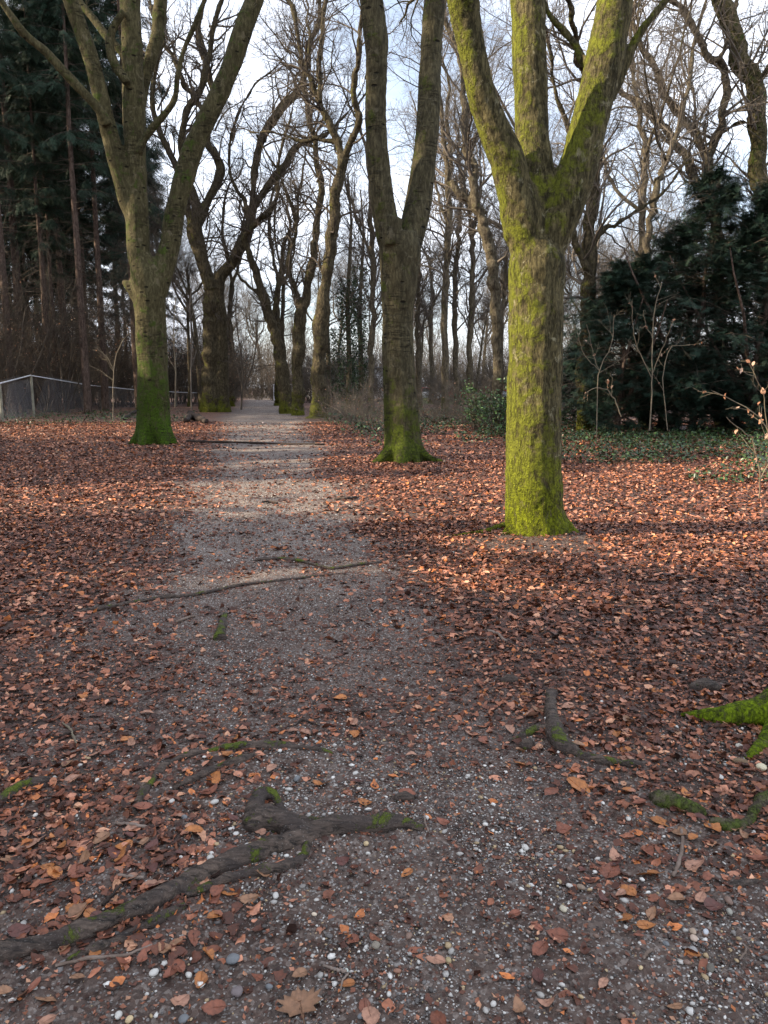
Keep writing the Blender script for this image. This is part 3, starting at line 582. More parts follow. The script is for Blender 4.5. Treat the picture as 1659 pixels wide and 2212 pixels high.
# ------------------------------------------------------------------ generic bare trees of the wood
def bare_proto(seed, h, r, lean, forks, dense=1.0, mtr=MB_F, mtw=M_TW):
    g = np.random.default_rng(seed)
    n = 12; z = np.linspace(0, h*.62, n); p = np.zeros((n, 3)); p[:, 2] = z
    p[:, 0] = lean*z**1.3*.05+np.cumsum(g.normal(0, .05, n)); p[:, 1] = np.cumsum(g.normal(0, .05, n)); rr = r*(1-.5*z/z[-1]); rr[0] *= 1.35
    L = [(p, rr)]
    for k in range(forks):
        i = g.integers(n//2, n-1); a = g.random()*6.28; d = np.array([math.cos(a)*.5, math.sin(a)*.5, 1.0])
        A = grow(p[i][None], d[None], np.array([h*.5]), np.array([rr[i]*.7]), 12, .2, .08, .25, g); L.append((A[0][0], A[1][0]))
    V, Fs = merge([tube(a[None], b_[None], 8) for a, b_ in L])
    root = empty('bare_tree', (0, 0, -200), 'x', 'tree')
    build('trunk', V, Fs, mtr, root)
    b2, t2 = crown(L, (0, 0, 0), g, zmin=h*.36, lv1=11, lv2=7, lv3=int(7*dense), lv4=3, wig=.24, scale=1.25)
    build('branches', *b2, mtw, root); build('twigs', *t2, mtw, root)
    return root
protos = [bare_proto(61, 17, .20, .3, 3), bare_proto(62, 19, .24, -.4, 4), bare_proto(63, 15, .14, .6, 2), bare_proto(64, 20, .28, .1, 4), bare_proto(65, 14, .11, -.7, 2)]
def tree_ok(x, y, m): return abs(x-xc(y)) > m
used = set()
def place(protos, spots, labels, group, base_used=used):
    for k, (x, y, i, sc) in enumerate(spots):
        pr = protos[i]; lb = labels(k, x, y); rz = g.random()*6.28
        if pr.name not in base_used:
            base_used.add(pr.name); pr.location = (x, y, -.05); pr.rotation_euler = (0, 0, rz); pr.scale = (sc,)*3; pr['label'] = lb; pr['group'] = group
        else: dup(pr, (x, y, -.05), rz, lb, group, sc)
g = np.random.default_rng(99)
sp = []
def poisson(n, x0, x1, y0, y1, dmin, cond, have):
    t = 0
    while n and t < 8000:
        t += 1; x, y = x0+(x1-x0)*g.random(), y0+(y1-y0)*g.random()
        if not cond(x, y) or any((x-a)**2+(y-b_)**2 < dmin**2 for a, b_ in have): continue
        have.append((x, y)); n -= 1; yield x, y
have = []
for x, y in poisson(15, -9, 36, 46, 82, 4.2, lambda x, y: x > xc(y)+4.5 and x < .56*y+4, have): sp.append((x, y, int(g.integers(0, 5)), .8+.4*g.random()))
place(protos, sp, lambda k, x, y: 'bare tree in the wood right of the path', 'bare trees in the wood right of the path')
sp = []
for x, y in poisson(36, -70, 75, 84, 135, 4.6, lambda x, y: abs(x) < .58*y+5 and not (abs(x-xc(y)) < 3 and y < 92), have): sp.append((x, y, int(g.integers(0, 5)), .9+.4*g.random()))
place(protos, sp, lambda k, x, y: 'bare tree in the far wood behind everything', 'bare trees in the far wood')
sp = []
for x, y in poisson(9, -16, -9, 48, 82, 4, lambda x, y: x < xc(y)-4 and x > xc(y)-9, have): sp.append((x, y, int(g.integers(0, 5)), .7+.3*g.random()))
place(protos, sp, lambda k, x, y: 'bare tree in the thicket left of the path', 'bare trees in the thicket left of the path')
# ------------------------------------------------------------------ needles: spruces and yews
def spray(g, L=.55, n=9, droop=.25, w=.02):
    """flat needle branchlet: thin blades -> tris"""
    V, Fc = [], []
    def blade(a, b, w):
        d = b-a; s = np.cross(d, [0, 0, 1.0]); s = s/max(np.linalg.norm(s), 1e-6)*w; k = len(V)
        V.extend([a-s*.4, a+s*.4, (a+b)/2+s+np.array([0, 0, -.01]), b, (a+b)/2-s+np.array([0, 0, -.01])]); Fc.extend([[k, k+1, k+2], [k, k+2, k+4], [k+4, k+2, k+3]])
    blade(np.zeros(3), np.array([L, 0, -droop*L]), w)
    for i in range(n):
        t = (i+.5)/n; a = np.array([L*t, 0, -droop*L*t]); l = L*.5*(1-t*.7)*(.7+.6*g.random())
        for s in (-1, 1):
            b = a+np.array([l*.6, s*l*.8, -droop*l*(.5+g.random())]); blade(a, b, w*.9)
            if l > .12:
                for u in (.45, .75): q = a+(b-a)*u; blade(q, q+np.array([l*.28, s*l*.12, -.06*g.random()]), w*.7); blade(q, q+np.array([l*.05, s*l*.3, -.06*g.random()]), w*.7)
    return np.array(V), np.array(Fc)
def put_sprays(sv, pos, dr, sc, g):
    """orient spray x axis along dr"""
    N = len(pos); T, Fc = sv; x = norm(dr); up = np.array([[0, 0, 1.0]])+g.normal(0, .25, (N, 3)); y = norm(np.cross(up, x)); z = np.cross(x, y)
    V = (T[None, :, 0:1]*x[:, None]+T[None, :, 1:2]*y[:, None]+T[None, :, 2:3]*z[:, None])*sc[:, None, None]+pos[:, None]
    return V.reshape(-1, 3), (Fc[None]+(np.arange(N)*len(T))[:, None, None]).reshape(-1, 3)
def spruce(seed, h=24, r=.2, z0=.36, dens=1.0):
    g = np.random.default_rng(seed); root = empty('spruce_tree', (0, 0, -200), 'x', 'tree')
    n = 14; z = np.linspace(0, h, n); p = np.column_stack([np.cumsum(g.normal(0, .03, n)), np.cumsum(g.normal(0, .03, n)), z]); rr = r*(1-.93*z/h)
    build('trunk', *(lambda a: (a[0], [a[1]]))(tube(p[None], rr[None], 10)), MB_S, root)
    nb = int(h*5*dens); zb = h*(min(.12, z0)+.87*g.random(nb)**.85); a = g.random(nb)*6.28
    live = zb > h*z0*(.7+.5*g.random(nb)); L = np.where(live, (h-zb)*.17+.5, .8+g.random(nb)*1.3)
    L = np.minimum(L, 3.2)*(.7+.5*g.random(nb))
    s = np.column_stack([np.interp(zb, z, p[:, 0]), np.interp(zb, z, p[:, 1]), zb]); d = np.column_stack([np.cos(a), np.sin(a), g.normal(.05, .15, nb)])
    A = grow(s, d, L, np.full(nb, .022), 7, .06, -.05, .3, g); b1 = tube(*A, 4)
    s2, d2, l2, r2 = kids(*A, 5, 55, .35, .5, .2, .2, g); B = grow(s2, d2, l2, np.maximum(r2, .004), 4, .15, -.06, .5, g)
    V, Fs = merge([b1, tube(*B, 3)]); build('branches', V, Fs, M_TWD, root)
    Al = (A[0][live], A[1][live]); vs = []; cols = []
    sv = [spray(g, .5, 8, .45, .011), spray(g, .45, 8, .8, .011)]
    for k in range(2):
        s3, d3, l3, r3 = kids(*Al, 10, 45, .3, .5, .12, .2, g); d3[:, 2] = d3[:, 2]*.4-.25
        V3, F3 = put_sprays(sv[k], s3, d3, .8+.7*g.random(len(s3)), g); vs.append((V3, F3))
        cols.append(np.repeat(np.array([[.022, .045, .028]])*(.6+.9*g.random((len(s3), 1))), len(sv[k][0]), 0))
    V, Fs = merge(vs); build('needles', V, Fs, M_NEED, root, smooth=False, col=np.concatenate(cols))
    return root
spr = [spruce(71, 25, .20, .36), spruce(72, 27, .23, .42), spruce(73, 22, .16, .30), spruce(74, 21, .2, .03, 1.6), spruce(75, 30, .25, .52, 1.5)]
def put_tree(pr, x, y, sc, lb, group, rz=None):
    rz = g.random()*6.28 if rz is None else rz
    if pr.name not in used:
        used.add(pr.name); pr.location = (x, y, -.05); pr.rotation_euler = (0, 0, rz); pr.scale = (sc,)*3; pr['label'] = lb
        if group: pr['group'] = group
        return pr
    return dup(pr, (x, y, -.05), rz, lb, group, sc)
def at(px, Y): p = P(px, 850, Y); return p[0], p[1]
for px, Y, i, lb in ((188, 45, 4, 'reddish-brown spruce trunk nearest the many-limbed tree'), (112, 47, 4, 'thin spruce trunk left of the reddish-brown one'), (28, 44, 4, 'thick spruce trunk nearest the left edge of the photo'),
                     (228, 50, 4, 'dark ivy-black spruce trunk close beside the many-limbed tree'), (150, 54, 4, 'dark spruce trunk half hidden between two brown ones'), (126, 49, 4, 'slender spruce trunk touching the thin one')):
    x, y = at(px, Y); put_tree(spr[i], x, y, {112: .8, 126: .7}.get(px, 1.0), lb, 'spruces in the left wood')
have2 = [(o.location.x, o.location.y) for o in bpy.data.objects if o.name.startswith('spruce_tree')]
for x, y in poisson(38, -52, -15, 50, 88, 2.6, lambda x, y: x > -.6*y-2 and x < -.30*y, have2):
    put_tree(spr[int(g.integers(0, 3))], x, y, 1.1+.4*g.random(), 'spruce in the dark stand on the left', 'spruces in the dark stand on the left')
# yews
def yew(seed, h=8, w=3.6, nb=195):
    g = np.random.default_rng(seed); root = empty('yew_tree', (0, 0, -200), 'x', 'tree')
    n = 9; z = np.linspace(0, h*.95, n); p = np.column_stack([np.cumsum(g.normal(0, .08, n)), np.cumsum(g.normal(0, .08, n)), z]); rr = .13*(1-.9*z/h)
    ex = []
    for k in range(3):
        A = grow(p[1][None], np.array([[g.normal(0, .5), g.normal(0, .5), 1.]]), np.array([h*.7]), np.array([.09]), 9, .08, .05, .2, g); ex.append(tube(*A, 8))
    V, Fs = merge([tube(p[None], rr[None], 8)]+ex); build('trunk', V, Fs, MB_S, root)
    zb = h*(.03+.95*g.random(nb)); a = g.random(nb)*6.28; prof = np.sin(np.clip(zb/h, 0, 1)**.7*math.pi*.93+.22)*w
    L = np.maximum(prof, .5)*(.4+.85*g.random(nb))
    s = np.column_stack([np.interp(zb, z, p[:, 0]), np.interp(zb, z, p[:, 1]), zb]); d = np.column_stack([np.cos(a), np.sin(a), g.normal(.22, .18, nb)])
    A = grow(s, d, L, np.full(nb, .02), 8, .09, -.02, .3, g)
    B_ = kids(*A, 4, 45, .35, .5, .25, .3, g); B = grow(*B_, 5, .12, .0, .4, g); V, Fs = merge([tube(*A, 4), tube(*B, 3)]); build('branches', V, Fs, M_TWD, root)
    vs, cols = [], []
    for src, nn in ((A, 15), (B, 7)):
        sv = spray(g, .26, 8, .22, .007); s3, d3, l3, r3 = kids(*src, nn, 45, .3, .5, .22, .2, g); d3[:, 2] *= .5
        V3, F3 = put_sprays(sv, s3, d3, .7+.7*g.random(len(s3)), g); vs.append((V3, F3)); cols.append(np.repeat(np.array([[.014, .034, .022]])*(.75+.5*g.random((len(s3), 1))), len(sv[0]), 0))
    V, Fs = merge(vs); build('needles', V, Fs, M_NEED, root, smooth=False, col=np.concatenate(cols))
    return root
yw = [yew(81, 8.6, 3.4), yew(82, 6.2, 3.0)]
for px, Y, i, sc, lb in ((1500, 25, 0, 1.0, 'tallest dark yew in the middle of the evergreen clump'), (1340, 24.5, 1, .92, 'lower dark yew at the left end of the evergreen clump'), (1640, 24, 0, .95, 'dark yew at the right edge of the photo'),
                         (1430, 27, 0, .84, 'dark yew behind and left of the tallest one'), (1590, 28, 0, .9, 'dark yew behind and right of the tallest one'), (1262, 29, 1, .6, 'small yew just behind the mossy tree'), (1740, 27, 0, 1.0, 'yew just past the right edge')):
    x, y = at(px, Y); put_tree(yw[i], x, y, sc, lb, 'dark yews on the right')
# ------------------------------------------------------------------ shrubs
def shrub(seed, h, spread, stems, k2, k3, leafy=0, leafcol=None, mt=M_TWD, r=.018, wig=.14, lsize=.05, lmat=None, name='bare_shrub', kl=3, tris=1, minr=.004):
    g = np.random.default_rng(seed); root = empty(name, (0, 0, -200), 'x', 'shrub')
    a = g.random(stems)*6.28; d = np.column_stack([np.cos(a)*spread, np.sin(a)*spread, np.ones(stems)]); s = np.column_stack([g.normal(0, .18, (stems, 2)), np.zeros(stems)])
    A = grow(s, d, h*(.6+.5*g.random(stems)), r*(.5+.7*g.random(stems)), 9, wig, .03, .3, g)
    B = grow(*kids(*A, k2, 42, .42, .5, .2, .3, g), 6, wig*1.2, .04, .4, g)
    C_ = kids(*B, k3, 42, .5, .6, .15, .15, g); C_ = (C_[0], C_[1], C_[2], np.maximum(C_[3], minr)); Cc = grow(*C_, 4, wig*1.2, .0, .6, g)
    V, Fs = merge([tube(*A, 5), tube(*B, 3)]); build('stems', V, Fs, mt, root)
    V, q = tube(*Cc, 3); build('twigs', V, [q], mt, root)
    if leafy:
        src = Cc[0].reshape(-1, 3); k = g.random(len(src)) < leafy
        if kl == 0: cl = vn(src[:, 0], src[:, 2], 1.5, seed); k &= cl > .5
        p = src[k]+g.normal(0, .03, (k.sum(), 3)); V, Fc, Cl = leaf_cloud(p, lsize*(.6+.7*g.random(len(p))), np.full(len(p), .7), tris and 0, g, np.array(leafcol), np.ones(len(leafcol))/len(leafcol))
        build('leaves', V, [Fc], lmat or M_LEAFT, root, smooth=False, col=Cl)
    return root
BL = [[.34, .17, .10], [.42, .24, .16], [.26, .12, .07], [.5, .34, .25]]
GL = [[.03, .07, .025], [.045, .10, .03], [.02, .05, .02], [.07, .13, .04]]
th = [shrub(91, 5.2, .35, 9, 10, 9, .12, BL, r=.03, kl=0, lsize=.085, minr=.005), shrub(92, 4.2, .5, 12, 9, 8, .07, BL, r=.022, kl=0, lsize=.08, minr=.005), shrub(93, 3.2, .7, 16, 8, 7, 0, r=.016, mt=M_TW, minr=.005), shrub(94, 6.5, .25, 6, 12, 9, 0, r=.04, minr=.005)]
br = [shrub(95, 1.9, 1.1, 22, 6, 5, .02, BL, mt=M_TW, r=.009, wig=.25, minr=.003), shrub(96, 1.3, 1.5, 24, 6, 4, .12, GL, mt=M_TW, r=.008, wig=.3, lmat=M_GREEN, minr=.003)]
h3 = []
for x, y in poisson(120, -44, -19.3, 36, 74, 1.3, lambda x, y: x > -.60*y-2, h3):
    put_tree(th[int(g.choice(4, p=[.4, .25, .1, .25]))], x, y, 1.0+.7*g.random(), 'leafless shrub in the thicket behind the wire fence', 'shrubs behind the wire fence')
for x, y in poisson(60, -19, -9, 50, 88, 1.4, lambda x, y: x < xc(y)-3.0 and not (y < 68 and x < -.232*y), h3):
    put_tree(th[int(g.choice(4, p=[.3, .25, .2, .25]))], x, y, .8+.6*g.random(), 'leafless shrub in the thicket left of the path', 'shrubs in the left thicket')
for x, y in poisson(46, -12, 40, 33, 82, 2.0, lambda x, y: x > xc(y)+3.1 and x < .56*y+2 and not (x > 9 and y < 42), h3):
    i = int(g.choice(5, p=[.1, .14, .2, .36, .2])) ; pr = (th[1], th[2], th[3], br[0], br[1])[i]
    put_tree(pr, x, y, .6+.4*g.random() if i < 3 else .9+.5*g.random(), 'leafless shrub in the wood right of the path', 'shrubs in the right wood')
for x, y in poisson(12, -16, -8, 86, 98, 1.6, lambda x, y: True, h3):
    put_tree(th[1], x, y, .5+.3*g.random(), 'russet shrub closing off the far end of the path', 'shrubs at the far end of the path')
fth = [shrub(191, 5.0, .4, 12, 10, 10, 0, r=.03, mt=M_TW, minr=.009), shrub(192, 4.0, .6, 14, 10, 9, 0, r=.03, minr=.009)]
for x, y in poisson(46, -8, 42, 62, 98, 2.2, lambda x, y: x > xc(y)+4 and x < .56*y+2, h3):
    put_tree(fth[int(g.integers(0, 2))], x, y, .7+.6*g.random(), 'tangled leafless shrub deep in the wood right of the path', 'shrubs deep in the right wood')
gt = np.random.default_rng(7); N = 4200; yy = 98+42*gt.random(N); xx = (gt.random(N)*2-1)*(.57*yy+5); k = 1-.0*xx > 0
st_ = np.column_stack([xx[k], yy[k], 0*xx[k]-.05]); dd = np.column_stack([gt.normal(0, .35, (k.sum(), 2)), np.ones(k.sum())])
A = grow(st_, dd, 4+9*gt.random(k.sum())**1.3, np.full(k.sum(), .04), 6, .14, .03, .3, gt); B = grow(*kids(*A, 5, 42, .45, .6, .15, .4, gt), 5, .2, .04, .4, gt)
Cq = kids(*B, 3, 42, .55, .7, .15, .3, gt); Cq = (Cq[0], Cq[1], Cq[2], np.maximum(Cq[3], .013)); V, Fs = merge([tube(*A, 4), tube(*B, 3), tube(*grow(*Cq, 4, .22, .02, .7, gt), 3)])
tag(build('far_thicket', V, Fs, M_TW), 'grey-brown mass of bare undergrowth in the far wood', 'undergrowth', kind='stuff')
for px, Y, lb in ((752, 33, 'tangled grey bramble bush right of the slender dark trunk'), (790, 29, 'bramble bush left of the foot of the forked tree'), (725, 36, 'low bramble bush by the foot of the slender dark trunk'), (930, 33, 'bramble bush right of the forked tree'), (1000, 32, 'bramble bush below the straight thin trunk'), (1045, 28, 'bramble bush left of the mossy tree'), (770, 38, 'bramble bush behind the grey tangle')):
    x, y = at(px, Y); put_tree(br[0], x, y, 1.15, lb, 'bramble bushes right of the path')
# rhododendron-like evergreen
rh = shrub(97, 1.9, .8, 16, 7, 5, .55, GL, mt=M_TWD, r=.016, lmat=M_GREEN, lsize=.11, name='evergreen_shrub')
for px, Y, sc, lb in ((1075, 25, 1.0, 'glossy green shrub just left of the mossy tree'), (1040, 27, .8, 'smaller glossy shrub beside the first'), (1650, 25, 1.1, 'glossy green shrub at the right edge behind the yews')):
    x, y = at(px, Y); put_tree(rh, x, y, sc, lb, None)
# ivy columns
def ivy(px, Y, z0, z1, w, seed, lb, cat='ivy'):
    g = np.random.default_rng(seed); x, y = at(px, Y); N = 2800; z = z0+(z1-z0)*g.random(N); a = g.random(N)*6.28
    root = empty('ivy_clad_tree', (x, y, 0), lb, 'tree'); p = np.array([[0, 0, 0], [.1, 0, 3], [0, .1, 7], [.3, 0, 12], [.1, 0, 15.]]); V, q = tube(p[None], np.array([[.2, .17, .14, .09, .04]]), 8); build('trunk', V, [q], MB_F, root)
    rr = w*(.5+.6*g.random(N))*(.6+.8*vn(z, a, 1.1, seed)); pos = np.column_stack([rr*np.cos(a), rr*np.sin(a), z])
    V, Fc, Cl = leaf_cloud(pos, .09+.10*g.random(N), np.full(N, .9), 0, g, np.array(GL)*.55, np.ones(4)/4); build('ivy', V, [Fc], M_GREEN, root, smooth=False, col=Cl)
    b2, t2 = crown([(p, np.array([.2, .17, .14, .09, .04]))], (0, 0, 0), g, zmin=4, lv1=10); build('branches', *b2, M_TW, root); build('twigs', *t2, M_TW, root)
ivy(752, 50, .5, 8.5, .7, 101, 'ivy-clad tree left of the forked tree, right of the slender dark trunk'); ivy(778, 54, .5, 10, .6, 102, 'taller ivy-clad tree close beside the forked tree')
ivy(708, 58, .3, 6, .9, 103, 'ivy-clad tree seen beside the slender dark trunk')
# saplings
def sapling(label, stems, Y, m, leaf=0, group=None, seed=0, name='sapling'):
    g = np.random.default_rng(seed); b0 = G(stems[0][0][0], stems[0][0][1]); base = P(stems[0][0][0], stems[0][0][1], Y); base[2] = 0
    root = empty(name, base, label, 'sapling', group); A = []
    for s in stems:
        p, r = poly(s, Y, g.normal(0, .3)); p, r = smooth_poly(p, r, 14); p += g.normal(0, .012, p.shape)*sstep(0, 3, np.arange(14))[:, None]; A.append((p, np.maximum(r*.65, .004)))
    Pn = np.stack([a for a, _ in A]); Rn = np.stack([b_ for _, b_ in A])
    B = grow(*kids(Pn, Rn, 5, 45, .3, .5, .25, .15, g), 5, .12, .03, .5, g); Cc = grow(*kids(*B, 3, 40, .5, .6, .2, .08, g), 4, .1, .02, .6, g)
    V, Fs = merge([tube(Pn, Rn, 6), tube(*B, 4), tube(*Cc, 3)]); build('stems', V-base, Fs, m, root)
    if leaf:
        src = B[0].reshape(-1, 3); src = src[g.random(len(src)) < leaf]; V, Fc, Cl = leaf_cloud(src-base, .05+.05*g.random(len(src)), np.full(len(src), .8), 1, g, np.array(BL), np.ones(4)/4)
        build('leaves', V, [Fc], M_LEAFT, root, smooth=False, col=Cl)
sg = 'pale saplings before the yews'
sapling('forked pale sapling before the yews, nearest the mossy tree', [[(1288, 945, 3), (1290, 880, 3), (1294, 800, 3), (1320, 750, 2.5), (1328, 680, 2)], [(1294, 800, 2.5), (1262, 765, 2), (1248, 720, 2)], [(1294, 800, 2), (1280, 760, 2), (1268, 700, 2)]], 21, M_PALE, .1, sg, 1)
sapling('tallest many-stemmed pale sapling before the yews', [[(1403, 930, 5), (1407, 860, 4), (1409, 800, 3.5), (1410, 720, 3), (1418, 650, 2.5), (1430, 610, 2)], [(1407, 815, 3), (1380, 760, 2.5), (1366, 700, 2), (1365, 650, 2)], [(1408, 810, 3), (1435, 740, 2.5), (1455, 690, 2)], [(1410, 730, 2), (1395, 700, 2), (1390, 670, 1.5)]], 20.5, M_PALE, .12, sg, 2)
sapling('thin pale sapling right of the many-stemmed one', [[(1442, 930, 3), (1435, 860, 2.5), (1432, 810, 2.5), (1450, 750, 2), (1490, 745, 2)]], 21, M_PALE, .15, sg, 3)
sapling('low arching bare stem at the foot of the yews', [[(1342, 900, 4), (1330, 870, 3.5), (1315, 845, 3), (1290, 838, 2.5), (1262, 850, 2)]], 19, M_PALE, .2, sg, 4)
sapling('pale sapling reaching in from the right edge over the orange leaves', [[(1640, 1075, 5), (1642, 1036, 4.5), (1632, 980, 4), (1622, 945, 3.5), (1598, 924, 3), (1568, 897, 2)], [(1641, 1040, 4), (1662, 990, 4), (1660, 938, 4), (1642, 904, 3.5), (1602, 873, 3), (1541, 846, 2)], [(1660, 938, 3), (1652, 880, 3), (1640, 830, 2.5), (1606, 800, 2)]], 10.4, M_PALE, .3, None, 5)
sapling('slim sapling standing before the wire fence', [[(244, 905, 3), (244, 850, 3), (246, 790, 2.5), (262, 740, 2), (280, 720, 1.5)], [(246, 800, 2), (230, 770, 1.5), (205, 750, 1.5)]], 30, M_PALE, .05, None, 6)
sapling('slim bare sapling between the many-limbed tree and the double trunk', [[(414, 885, 6), (412, 820, 5), (415, 740, 5), (410, 660, 4), (418, 590, 3)]], 42, M_TW, .05, None, 7)
sapling('straight young stem right behind the many-limbed tree', [[(378, 880, 5), (379, 800, 5), (376, 720, 4), (380, 640, 3)]], 40, M_PALE, .05, None, 8)
sapling('dark multi-stemmed sapling left of the far path', [[(521, 885, 7), (524, 820, 6), (520, 760, 5), (510, 690, 4), (512, 620, 3)], [(521, 850, 5), (545, 790, 5), (555, 730, 4), (556, 680, 3)], [(522, 830, 4), (505, 770, 4), (498, 700, 3)]], 47, M_TWD, 0, None, 9)
# ------------------------------------------------------------------ ground cover (brambles, ivy)
g = np.random.default_rng(123)
def cover(name, label, N, x0, x1, y0, y1, cond, s, h, pal, seed):
    x = x0+(x1-x0)*g.random(N); y = y0+(y1-y0)*g.random(N); k = cond(x, y); x, y = x[k], y[k]
    z = gh(x, y)+h*g.random(len(x))**1.3*(.3+vn(x, y, .9, seed)); V, Fc, Cl = leaf_cloud(np.column_stack([x, y, z]), s*(.6+.8*g.random(len(x))), np.full(len(x), .5), 0, g, pal, np.ones(len(pal))/len(pal))
    tag(build(name, V, [Fc], M_GREEN, smooth=False, col=Cl), label, 'undergrowth', kind='stuff')
GP = np.array(GL+[[.03, .06, .03], [.12, .06, .035]])*.8
cover('bramble_cover', 'dark green brambles creeping over the leaves below the yews', 52000, 3.2, 17, 12.2, 27, lambda x, y: (vn(x, y, .7, 71) > .34+.28*sstep(17, 12.5, y)+.12*sstep(5, 3.4, x)) & (x < .56*y+1), .075, .38, GP, 1)
cover('ivy_cover', 'low ivy and brambles along the right side of the path', 30000, -6, 9, 18, 48, lambda x, y: (x > xc(y)+2.6+.5*vn(x, y, .8, 72)) & (vn(x, y, .6, 73) > .40) & ~((x > 3.2) & (y < 27)) & (y > 20+2.4*np.abs(x-1.5)*0), .10, .42, GP, 2)
cover('fence_ivy', 'straggling green ivy along the foot of the wire fence', 9000, -26, -7, 27, 48, lambda x, y: (x < xc(y)-3.6) & (vn(x, y, .6, 74) > .45) & (y > 29+.5*(x+16)), .10, .25, GP, 3)
# ------------------------------------------------------------------ fence
def bar(a, b, r, sides=6): 
    a = np.array(a, float); b = np.array(b, float); return tube(np.stack([a, b])[None], np.array([[r, r]]), sides)
posts = [(-14, 930, 822, 34), (6, 912, 829, 34.0), (74, 900, 811, 40), (197, 888, 832, 49), (294, 879, 842, 56), (380, 874, 847, 62), (440, 871, 849, 66)]
pp = []
for px, pb, pt, Y in posts: b_ = P(px, pb, Y); t = P(px, pt, Y); pp.append((np.array([b_[0], Y, 0]), t[2]))
pp[0] = (pp[1][0]+(pp[1][0]-pp[2][0])*.5, pp[1][1]-.3)
froot = empty('wire_fence', pp[2][0], 'grey wire mesh fence with a pale top rail on the left', 'fence'); fb = pp[2][0]
for b_, t in pp:
    V, q = tube(np.array([[b_-[0, 0, .1]+0, b_+[0, 0, t]]]), np.array([[.07, .065]]), 8); build('post', V-fb, [q], M_POST, froot)
rails, wires = [], []
for (a, ta), (c_, tc) in zip(pp[:-1], pp[1:]):
    A_, B_ = a+[0, -.09, ta], c_+[0, -.09, tc]; rails.append(bar(A_, B_, .032)); L = np.linalg.norm(c_-a)
    n_ = int(L/.11)
    P0, P1 = [], []
    for k in range(n_):
        u = k/n_; z1 = ta*(1-u)+tc*u
        for s in (-1, 1):
            u2 = u+s*z1/L
            ue = min(max(u2, 0), 1); f_ = (ue-u)/(u2-u)
            P0.append(a+(c_-a)*u+[0, -.09, .02]); P1.append(a+(c_-a)*ue+[0, -.09, z1*f_])
    wires.append(tube(np.stack([np.array(P0), np.array(P1)], 1), np.full((len(P0), 2), .0035), 3))
V, Fs = merge(rails); build('rail', V-fb, Fs, M_RAIL, froot); V, Fs = merge(wires); build('wire_mesh', V-fb, Fs, M_WIRE, froot)
# ------------------------------------------------------------------ far house, fence and cars
def box(a, b):
    a = np.array(a, float); b = np.array(b, float); v = np.array([[x, y, z] for x in (a[0], b[0]) for y in (a[1], b[1]) for z in (a[2], b[2])])
    return v, np.array([[0, 1, 3, 2], [4, 6, 7, 5], [0, 4, 5, 1], [2, 3, 7, 6], [0, 2, 6, 4], [1, 5, 7, 3]])
def cm(name, c, rough=.5, met=0, spec=.5):
    m, nt, b = mat(name, rough, spec); n = NB(nt); z = n.noise(n.mp((1, 1, 1)), 3, 4)
    nt.links.new(n.mix(n.ramp(z, [(.3, .15), (.7, 0)]), tuple(c), tuple(x*.6 for x in c)), b.inputs['Base Color']); b.inputs['Metallic'].default_value = met; return m
M_WH = cm('white_render', (.78, .79, .82), .8); M_RF = cm('dark_roofing', (.10, .10, .11), .8); M_GL = cm('window_glass', (.03, .04, .05), .12); M_FR = cm('grey_frame', (.3, .32, .34))
bx, by = at(762, 100); hr = empty('white_house', (bx, by, 0), 'low white house glimpsed through the trunks beyond the wood', 'house')
V, Fs = merge([box((-6, 0, 0), (6.5, 7, 3.9))]); build('wall', V, Fs, M_WH, hr, smooth=False)
V, Fs = merge([box((-6.5, -.5, 3.905), (7, 7.5, 4.2)), box((-2, 1, 4.203), (3, 6, 5.4))]); build('roof', V, Fs, M_RF, hr, smooth=False)
for wx, wz, ww, wh in ((-3.2, 1.0, 1.6, 1.7), (-.8, .9, 1.0, 2.2), (2.2, 1.0, 2.2, 1.7), (5.0, 1.2, .9, 1.2)):
    fr = build('window', *merge([box((wx-ww/2-.08, -.06, wz-.08), (wx+ww/2+.08, -.003, wz)), box((wx-ww/2-.08, -.06, wz+wh), (wx+ww/2+.08, -.003, wz+wh+.08)), box((wx-ww/2-.08, -.06, wz+.003), (wx-ww/2, -.003, wz+wh-.003)), box((wx+ww/2, -.06, wz+.003), (wx+ww/2+.08, -.003, wz+wh-.003)), box((wx-.03, -.055, wz+.003), (wx+.03, -.003, wz+wh-.003))]), M_FR, hr, smooth=False)
    build('pane', *merge([box((wx-ww/2, -.03, wz), (wx+ww/2, -.006, wz+wh))]), M_GL, fr, smooth=False)
fx, fy = at(665, 88); fr = empty('post_fence', (fx, fy, 0), 'pale post and rail fence beyond the trees by the white house', 'fence')
for k in range(8): build('post', *merge([bar((k*2.2-4, 0, -.05), (k*2.2-4, 0, 1.9), .06, 8)]), M_RAIL, fr)
build('rail', *merge([bar((-4, 0, 1.85), (11.4, 0, 1.85), .04), bar((-4, 0, .5), (11.4, 0, .5), .03)]), M_FR, fr)
